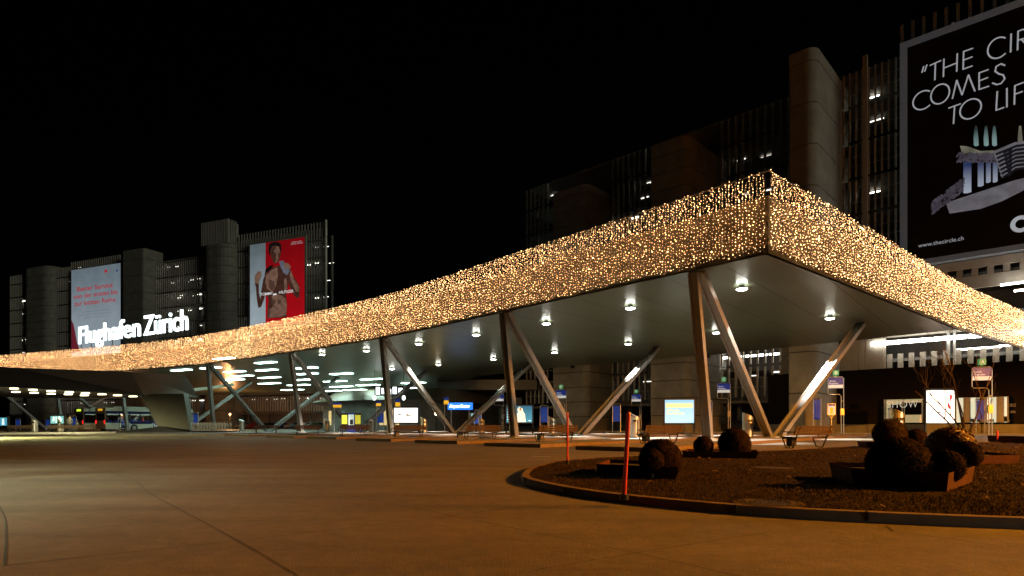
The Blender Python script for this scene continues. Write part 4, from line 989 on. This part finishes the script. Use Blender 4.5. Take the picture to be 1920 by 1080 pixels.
# ---------------------------------------------------------------- vehicles
def bus(locn, rz, label, led, door=True):
    t = thing('bus', label, 'bus', locn, rz, 'low-floor city buses at the platforms')
    # local x forward (0..12), right side at y=0, body to y=2.5
    L, W, H = 12, 2.5, 3.15
    body = mat('bus white paint', (.62,.68,.58), .35, var=.05); bandm = mat('bus navy band', (.01,.02,.10), .2, var=0); rearm = mat('bus rear sodium tint', (.30,.2,.1), .5, var=.05)  # brown of the rear is sodium light put into the paint
    mb = MB(); zf = .32
    segs = [(0,1.7),(3.0,6.1),(7.3,L)]
    for a, c in segs: mb.box((a,0,zf),(c,.08,1.15 if a else 1.15))
    mb.box((0,W-.08,zf),(L,W,1.15)); mb.box((0,0,2.72),(L,.08,H)); mb.box((0,W-.08,2.3),(L,W,H)); mb.box((0,.08,H-.08),(L,W-.08,H)); mb.box((L-.1,.08,zf),(L,W-.08,H-.08)); mb.box((.1,.08,zf),(L-.1,W-.08,zf+.08))
    mb.box((1.2,.5,H),(5.5,2.0,H+.22)); mb.build('body', body, t)
    MB().box((-.06,0,zf),(0,W,1.45)).box((-.06,0,2.4),(0,W,H)).box((-.06,0,1.45),(0,.2,2.4)).box((-.06,W-.2,1.45),(0,W,2.4)).build('rear_panel', rearm, t)
    MB().box((-.03,.2,1.45),(-.01,W-.2,2.4)).build('rear_window', M['glassdark'], t)
    MB().box((0,-.01,2.35),(L,-.002,2.72)).build('roof_band', bandm, t)
    mb = MB()
    for x in (0,1.7,2.95,4.4,6.0,7.3,8.8,10.4,L-.12): mb.box((x,0,1.15),(x+.12,.07,2.72))
    each(mb, 'window_pillar', M['black'], t)
    MB().box((7.42,-.008,1.0),(L,-.002,1.35)).box((3.1,-.008,1.0),(6.0,-.002,1.35)).build('blue_stripe', bandm, t)
    for x0, x1 in ((.15,1.65),(3.1,4.35),(4.55,5.95),(7.45,8.75),(8.95,10.35),(10.55,11.85)):
        gm_ = bpy.data.materials.get('bus side glass') or mat('bus side glass', (.85,.9,.9), .03, var=0)
        gm_.node_tree.nodes['Principled BSDF'].inputs['Transmission Weight'].default_value = 1; gm_.node_tree.nodes['Principled BSDF'].inputs['IOR'].default_value = 1.02
        MB().box((x0,.03,1.15),(x1,.04,2.4)).build('window', gm_, t)
    for x0 in (1.75,6.2):
        d_ = MB().box((x0,-.02,.35),(x0+.06,.1,2.3)).box((x0+1.1,-.02,.35),(x0+1.16,.1,2.3)).tube([(x0+.85,.2,.4),(x0+.85,.2,2.2)], .03).build('door', M['black'], t)
    for x in (3.6,9.2):
        wl_ = MB(); n = 20
        for yy, nm in ((-.02,0),(W-.28,1)):
            pts = [(x+.48*math.cos(6.283*k/n), yy, .48+.48*math.sin(6.283*k/n)) for k in range(n)]; q = [(a, yy+.3, c) for a, _, c in pts]
            wl_.add(pts+q, [tuple(range(n)), tuple(reversed(range(n,2*n)))]+[(k, n+k, n+(k+1)%n, (k+1)%n) for k in range(n)])
        w0_ = wl_.build('wheel', M['black'], t); rm = MB(); pts = [(x+.27*math.cos(6.283*k/n), -.035, .48+.27*math.sin(6.283*k/n)) for k in range(n)]
        rm.add(pts, [tuple(range(n))]); rm.build('rim', M['frame'], w0_)
    MB().box((-.09,.05,1.0),(-.06,.28,1.5)).box((-.09,W-.28,1.0),(-.06,W-.05,1.5)).build('tail_light', mat('red tail light', (.9,.02,.02), emit=1.4, var=0, ecol=(1,.02,.02)), t)
    MB().box((-.09,.7,2.75),(-.061,1.8,3.02)).build('led_sign', led, t)
    mb = MB()
    for x in range(1, 11, 2): mb.box((x,1.0,H-.14),(x+1.4,1.3,H-.10))
    mb.build('ceiling_lamp', mat('bus ceiling lamp', (1,1,1), emit=22, var=0, ecol=(.95,1,.9)), t)
    mb = MB()
    for x in (3.3,4.2,5.1,7.7,8.6,9.5,10.4): mb.box((x,1.5,.75),(x+.45,2.3,.85)); mb.box((x-.02,1.5,.85),(x+.06,2.3,1.5))
    mb.build('seat', M['blue_dim'], t)
    return t
rzb = math.atan2(.86,.5)
bus((-53.6,79.5,.05), rzb, 'white bus with open door and lit interior beside the leaning wall', M['orange_y'])
bus((-58.6,82.5,.05), rzb, 'second bus showing its rear and lime route number, far left', mat('lime led', (.5,.9,.05), emit=1.3, var=0, ecol=(.6,1,.05)))

def car(locn, rz, label, col, m_=None):
    t = thing('parked_car', label, 'car', locn, rz, 'cars parked at the foot of the garage')
    prof = [(-2.1,.35),(-2.15,.75),(-1.9,.95),(-1.25,1.02),(-.75,1.42),(.5,1.46),(1.25,1.05),(2.0,.88),(2.15,.6),(2.1,.35)]
    def ex(pr, y0, y1, tz=None):
        mb = MB(); n = len(pr); mb.add([(x, y0 + (.13 if z > 1.1 else 0), z) for x, z in pr]+[(x, y1 - (.13 if z > 1.1 else 0), z) for x, z in pr], [tuple(range(n)), tuple(reversed(range(n,2*n)))]+[(k, n+k, n+(k+1)%n, (k+1)%n) for k in range(n)]); return mb
    ex(prof, -.85, .85).build('body', m_ or mat('car paint', col, .25, .3, var=0), t)
    for y in (-.87,.87): MB().add([(-1.1,y,1.03),(1.05,y,1.05),(.45,y*.87,1.38),(-.7,y*.87,1.36)], [(0,1,2,3)]).build('side_window', M['glassdark'], t)
    for x in (-1.3,1.35):
        for y in (-.8,.8):
            n = 14; mb = MB(); pts = [(x+.31*math.cos(6.283*k/n), y-.09, .31+.31*math.sin(6.283*k/n)) for k in range(n)]; q = [(a, y+.09, c) for a, _, c in pts]
            mb.add(pts+q, [tuple(range(n)), tuple(reversed(range(n,2*n)))]+[(k, n+k, n+(k+1)%n, (k+1)%n) for k in range(n)]); mb.build('wheel', M['black'], t)
    for y in (-.6,.6): MB().box((2.08,y-.16,.62),(2.14,y+.16,.74)).build('headlight', M['frame'], t)
    return t
cols = [('silver',(.4,.4,.42)),('dark red',(.25,.02,.02)),('black',(.02,.02,.02)),('dark blue',(.02,.03,.12)),('grey',(.2,.2,.2)),('white',(.6,.6,.58)),('dark green',(.02,.07,.04))]
ords = ['leftmost','second from left','third from left','fourth from left','fifth from left','sixth from left','rightmost']
for i in range(7):
    cn, cc = cols[i]; px = 458 + i*23; p = A1.world(A1.s_at(px, -3), -3)
    car((p[0], p[1], .02), A1.rz+R(88), '%s car parked under the far garage, %s of the row' % (cn, ords[i]), cc)
p = A2.world(A2.s_at(1383, 1), 1); car((p[0], p[1], .05), A2.rz, 'dark car parked beneath the slats, left of the black showroom', (.03,.03,.035))

# ---------------------------------------------------------------- luggage trolleys
def trolley(locn, rz, label):
    t = thing('luggage_trolley', label, 'luggage trolley', locn, rz, 'nested luggage trolleys')
    wh = M['troll']
    MB().tube([(-.28,0,.15),(-.28,.7,.15),(-.05,.85,.14),(.05,.85,.14),(.28,.7,.15),(.28,0,.15)], .022).tube([(-.28,0,.15),(-.27,-.08,1.0),(.27,-.08,1.0),(.28,0,.15)], .024).tube([(-.28,-.02,.5),(.28,-.02,.5)], .018).build('frame', wh, t)
    MB().box((-.24,-.02,.66),(.24,.02,.92)).box((-.22,0,.16),(.22,.6,.18)).build('panel', wh, t)
    for x, y in ((-.26,.05),(.26,.05),(0,.8)):
        n = 10; mb = MB(); pts = [(x-.03, y+.07*math.cos(6.283*k/n), .07+.07*math.sin(6.283*k/n)) for k in range(n)]; q = [(a+.06, b_, c) for a, b_, c in pts]
        mb.add(pts+q, [tuple(range(n)), tuple(reversed(range(n,2*n)))]+[(k,(k+1)%n,n+(k+1)%n,n+k) for k in range(n)]); mb.build('wheel', M['black'], t)
    return t
M['troll'] = mat('trolley metal', (.6,.6,.5), .35, .3, var=.05)
tr = None; k = 0
for row, (x0, x1, y, n, nm) in enumerate(((362,423,807,12,'front'),(372,433,805.5,12,'back'))):
    for i in range(n):
        px = x0 + (x1-x0)*i/(n-1); d = 62 + row*1.6; p = ((px-CX)/F*d, d, .15)
        lab = '%s luggage trolley from the left in the %s nested row' % (['first','second','third','fourth','fifth','sixth','seventh','eighth','ninth','tenth','eleventh','twelfth'][i], nm)
        tr_ = trolley(p, R(-75), lab) if tr is None else copy_tree(tr, p, R(-75), lab)
        tr = tr or tr_

# ---------------------------------------------------------------- people
def person_mat(name, top, legs):
    m = bpy.data.materials.new(name); m.use_nodes = True; n = m.node_tree.nodes; l = m.node_tree.links
    tc = n.new('ShaderNodeTexCoord'); sp = n.new('ShaderNodeSeparateXYZ'); l.new(tc.outputs['Object'], sp.inputs[0])
    r = n.new('ShaderNodeValToRGB'); r.color_ramp.interpolation = 'CONSTANT'
    e = r.color_ramp.elements; e[0].position = 0; e[0].color = (.02,.02,.02,1); e[1].position = .05; e[1].color = (*legs,1)
    a = e.new(.48); a.color = (*top,1); b_ = e.new(.80); b_.color = (.45,.27,.19,1)
    d = n.new('ShaderNodeMath'); d.operation = 'DIVIDE'; d.inputs[1].default_value = 1.85; l.new(sp.outputs[2], d.inputs[0]); l.new(d.outputs[0], r.inputs[0])
    l.new(r.outputs[0], n['Principled BSDF'].inputs['Base Color']); n['Principled BSDF'].inputs['Roughness'].default_value = .8; return m
def person(locn, rz, label, top, legs, pose='stand', hair=(.03,.02,.015)):
    # joints : pelvis root, then spine/head, arms, legs
    if pose == 'stand':
        J = [((0,0,.95),.16),((0,0,1.2),.15),((0,0,1.42),.15),((0,0,1.53),.06),((0,.01,1.66),.10),((0,.01,1.75),.07),
             ((-.19,0,1.40),.07),((-.26,-.02,1.12),.05),((-.22,.12,.90),.04),((-.21,.17,.83),.04),((.19,0,1.40),.07),((.26,-.02,1.12),.05),((.22,.12,.92),.04),((.21,.18,.86),.04),
             ((-.1,0,.86),.11),((-.11,.03,.48),.075),((-.12,-.02,.08),.055),((-.12,.12,.04),.045),((.1,0,.86),.11),((.12,-.02,.48),.075),((.13,-.08,.08),.055),((.14,.06,.04),.045)]
    else:
        J = [((0,0,.55),.16),((0,.02,.8),.15),((0,.03,1.02),.15),((0,.05,1.13),.06),((0,.08,1.26),.10),((0,.09,1.35),.07),
             ((-.19,.03,1.0),.07),((-.24,.08,.75),.05),((-.15,.3,.66),.04),((-.12,.36,.64),.04),((.19,.03,1.0),.07),((.24,.08,.75),.05),((.15,.3,.66),.04),((.12,.36,.64),.04),
             ((-.1,.05,.5),.11),((-.12,.42,.48),.08),((-.12,.42,.1),.055),((-.12,.56,.05),.045),((.1,.05,.5),.11),((.12,.42,.48),.08),((.12,.40,.1),.055),((.12,.54,.05),.045)]
    E = [(0,1),(1,2),(2,3),(3,4),(4,5),(2,6),(6,7),(7,8),(8,9),(2,10),(10,11),(11,12),(12,13),(0,14),(14,15),(15,16),(16,17),(0,18),(18,19),(19,20),(20,21)]
    me = bpy.data.meshes.new('person'); me.from_pydata([j[0] for j in J], E, [])
    o = bpy.data.objects.new('person', me); C.objects.link(o); me.materials.append(person_mat('clothing', top, legs))
    sk = o.modifiers.new('skin', 'SKIN'); ss = o.modifiers.new('sub', 'SUBSURF'); ss.levels = 1; ss.render_levels = 1
    sv = me.skin_vertices[0].data
    for i, j in enumerate(J): sv[i].radius = (j[1], j[1]*.85)
    sv[0].use_root = True
    dg = bpy.context.evaluated_depsgraph_get(); dg.update(); m2 = bpy.data.meshes.new_from_object(o.evaluated_get(dg)); o.modifiers.clear(); o.data = m2
    m2.polygons.foreach_set('use_smooth', [True]*len(m2.polygons))
    o.location = locn; o.rotation_euler = (0,0,rz); tag(o, label, 'person')
    hx = J[5][0]; MB().lathe([(.02,.06),(.085,.02),(.105,-.05),(.09,-.11)], (hx[0], hx[1]-.02, hx[2]+.02), 10).build('hair', mat('hair', hair, .7, var=0), o, smooth=True)
    return o
def bw(x, y, z=.4): a = Vector((-53.6,79.5)); u = Vector((math.cos(rzb), math.sin(rzb))); v = Vector((-u.y, u.x)); p = a + u*x + v*y; return (p.x, p.y, z+.05)
person(bw(2.3,.9), rzb, 'person in white and violet top standing inside the open bus door', (.45,.40,.55), (.04,.05,.12))
person(bw(4.3,.8), rzb+1.5, 'person in grey coat standing inside the bus by the window', (.22,.25,.27), (.05,.05,.06))
person(bw(5.2,.8), rzb+1.0, 'person in red coat inside the bus', (.45,.06,.08), (.05,.05,.06))
person(GD(131,66), .4, 'person in grey jacket waiting beside the small left screen', (.14,.14,.13), (.03,.03,.04))
person((GD(145,64)[0], 64, .05), 2.8, 'person in dark clothes seated on the left bench', (.03,.03,.04), (.02,.02,.02), 'sit')

# ---------------------------------------------------------------- planting on the island
def topiary(px, py_c, r, d, label, leafm, kind='ball', squash=1.0):
    x = (px-CX)/F*d; z = CZ+(HY-py_c)/F*d; rr = random.Random(int(px*7+d))
    t = thing('round_bush', label, 'bush', (x, d, .1), 0, 'clipped round bushes')
    mb = MB(); n = int(7500*min(1.6, (r*F/d/30)**1.3)) + 900; cz = z-.1; zs = squash
    for i in range(n):
        a = rr.random()*6.283; cphi = rr.random()*2-1; sp_ = math.sqrt(1-cphi*cphi)
        nrm = Vector((sp_*math.cos(a), sp_*math.sin(a), cphi)); lump = 1+.015*math.sin(a*5+cphi*7)+.012*math.sin(a*11-cphi*9)
        q = r*lump*(1-.07*rr.random()**2) if kind == 'ball' else r*lump*(1-.30*rr.random()**2)
        p = Vector((nrm.x*q, nrm.y*q, cz+nrm.z*q*zs))
        if rr.random() < .03: p = p*1.0 + nrm*.03*rr.random()
        if p.z < 0: continue
        s_ = (.006+.006*rr.random())*(1+d*.035)*(1.0 if kind == 'ball' else 2.6)
        tu = nrm.orthogonal().normalized(); tv = nrm.cross(tu); th = rr.random()*6.28
        u = tu*math.cos(th)+tv*math.sin(th); v = nrm.cross(u); tilt = (nrm*(rr.random()-.2)*.9)
        u = (u+tilt).normalized()*s_*1.4; v = v*s_*.8
        mb.add([p-u, p-v*.9, p+u, p+v*.9], [(0,1,2,3)])
    mb.build('foliage', leafm, t)
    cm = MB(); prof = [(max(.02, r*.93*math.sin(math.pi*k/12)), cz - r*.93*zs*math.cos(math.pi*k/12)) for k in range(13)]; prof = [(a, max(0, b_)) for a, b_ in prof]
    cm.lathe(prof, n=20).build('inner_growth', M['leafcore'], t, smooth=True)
    MB().tube([(0,0,-.03),(0,0,cz)], .03).build('stem', M['bark'], t)
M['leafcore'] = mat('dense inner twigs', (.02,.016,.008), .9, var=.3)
def planter(pts, label, h=.20, dd=0):
    c = Vector((sum(p[0] for p in pts)/len(pts), sum(p[1] for p in pts)/len(pts)))
    t = thing('planter', label, 'planter', (c.x, c.y, .08), 0, 'angular rusted steel planters'); q = [(p[0]-c.x, p[1]-c.y) for p in pts]; n = len(q)
    mb = MB(); ii = [(a*.96, b_*.96) for a, b_ in q]; out = [(a*1.05, b_*1.05) for a, b_ in q]
    mb.add([(x,y,0) for x,y in q]+[(x,y,h) for x,y in out]+[(x*.99,y*.99,h) for x,y in out]+[(x,y,0.02) for x,y in ii], [(r_*n+i, r_*n+(i+1)%n, (r_+1)*n+(i+1)%n, (r_+1)*n+i) for r_ in range(3) for i in range(n)])
    mb.build('steel_edging', M['corten'], t); MB().prism(ii, .01, h*.7).build('soil', M['leafcore'], t)
gg = lambda x, y: G(x, y, .085)[:2]
def offs(p, dx, dy): return (p[0]+dx, p[1]+dy)
# A (front left)
a = gg(1122,891); b_ = gg(1268,899); planter([a, b_, (b_[0]+.25, b_[1]+1.3), (a[0]+.4, a[1]+1.2)], 'dark angular planter round the front left bushes', .19)
topiary(1238, 862, .335, 9.6, 'large round clipped bush, front left planter', M['leaf']); topiary(1223, 865, .185, 9.25, 'small round bush tucked before the large front left one', M['leaf'])
# B
a = gg(1282,858); b_ = gg(1418,860); planter([a, b_, (b_[0]+.5, b_[1]+1.3), (a[0]+.5, a[1]+1.3)], 'low rust planter behind, under the tall strut', .17)
topiary(1319, 836, .245, 15.2, 'small round bush below the tall strut base', M['leaf']); topiary(1377, 832, .40, 15.2, 'medium round bush right of the small one, below the steel bin', M['leaf'])
# C
a = gg(1600,909); b_ = gg(1775,922); c_ = gg(1822,905); planter([a, b_, c_, (c_[0]-.1, c_[1]+.45), (a[0]+.35, a[1]+1.2)], 'big dark planter front right with a lit slanted side', .24)
topiary(1684, 870, .385, 7.95, 'largest round bush, in the front right planter', M['leaf'], squash=.92); topiary(1773, 875, .215, 7.75, 'round bush in the right corner of the front right planter', M['leaf'])
# D
a = gg(1626,839); b_ = gg(1740,842); planter([a, b_, (b_[0]+.5,b_[1]+1.6), (a[0]+.6,a[1]+1.6)], 'low rust planter at the back, below the litter bin', .19)
topiary(1668, 814, .54, 20.8, 'wide round bush in the back planter before the shop windows', M['leaf']); topiary(1718, 822, .33, 20.6, 'small round bush at the right of the back planter', M['leaf'])
# E
a = gg(1748,873); b_ = gg(1908,869); planter([a, b_, (b_[0]+.4,b_[1]+1.4), (a[0]+.4,a[1]+2.2)], 'long rust planter at right holding the leafy shrub', .19)
topiary(1782, 834, .41, 11.9, 'orange-lit leafy shrub under the bare tree', M['leaf2'], kind='loose', squash=.82); topiary(1812, 853, .26, 11.4, 'dark round bush right of the leafy shrub', M['leaf'])
a = gg(1897,830); b_ = gg(1960,832); planter([a, b_, (b_[0]+.5,b_[1]+2), (a[0]+.5,a[1]+2)], 'black planter cut by the right frame edge', .30)
# bare tree
def tree(x, y):
    t = thing('bare_tree', 'small leafless tree with thin spreading branches, right', 'tree', (x, y, .09)); rr = random.Random(21); mb = MB()
    def grow(p, d, L, r, lev):
        pts = [p]; rs = [r]; n = 5; q = Vector(p); dd = Vector(d)
        for i in range(n):
            dd = (dd + Vector((rr.uniform(-.16,.16), rr.uniform(-.16,.16), rr.uniform(-.04,.14)))).normalized(); q = q + dd*L/n; pts.append(q.copy()); rs.append(max(.0028, r*(1-.65*(i+1)/n)))
            if lev < 3 and i >= 1 and rr.random() < (.6 if lev < 2 else .35):
                a = rr.random()*6.28; sd = Vector((math.cos(a), math.sin(a)*.6, rr.uniform(.1,.9))); grow(q, (dd*.75+sd*.7).normalized(), L*rr.uniform(.45,.7), max(.004, r*.45), lev+1)
        mb.tube(pts, rs, 5, cap=False)
    MB().tube([(0,0,0),(-.02,.02,.25),(-.05,.02,.5)], [.085,.06,.05], 8).build('trunk', M['bark'], t)
    tk = Vector((-.05,.02,.5))
    for dv, L, r in (((-.15,0,1),1.9,.034),((-.85,.1,.62),1.7,.026),((.55,-.1,.85),1.75,.028),((-.45,.3,.9),1.6,.022),((.25,.3,1),1.5,.022),((.75,.2,.4),1.1,.02)): grow(tk, Vector(dv).normalized(), L, r, 0)
    mb.build('branches', M['bark'], t)
tree((1817-CX)/F*15.5, 15.5)
# red posts
rp = thing('marker_post', 'thin upright red snow post by the kerb, left of the island', 'marker post', (*gg(1064,869), .08), 0, 'red marker posts')
MB().tube([(0,0,0),(0,0,1.07)], .021, 10).lathe([(.022,0),(.016,.02),(.004,.03)], (0,0,1.07), 10).build('post', M['red'], rp)
MB().tube([(0,0,0),(0,0,.07)], .045, 10).build('socket', M['black'], rp)
x, y = gg(1170,936); r2 = copy_tree(rp, (x,y,.08), 0, 'leaning red snow post on the kerb in front of the left bushes'); r2.rotation_euler = (0, R(3.0), 0); r2.scale = (1.15,1.15,.88)
x, y = gg(1870,829); r3 = copy_tree(rp, (x,y,.08), 0, 'short red post in the grass, far right'); r3.scale = (2,2,.52)
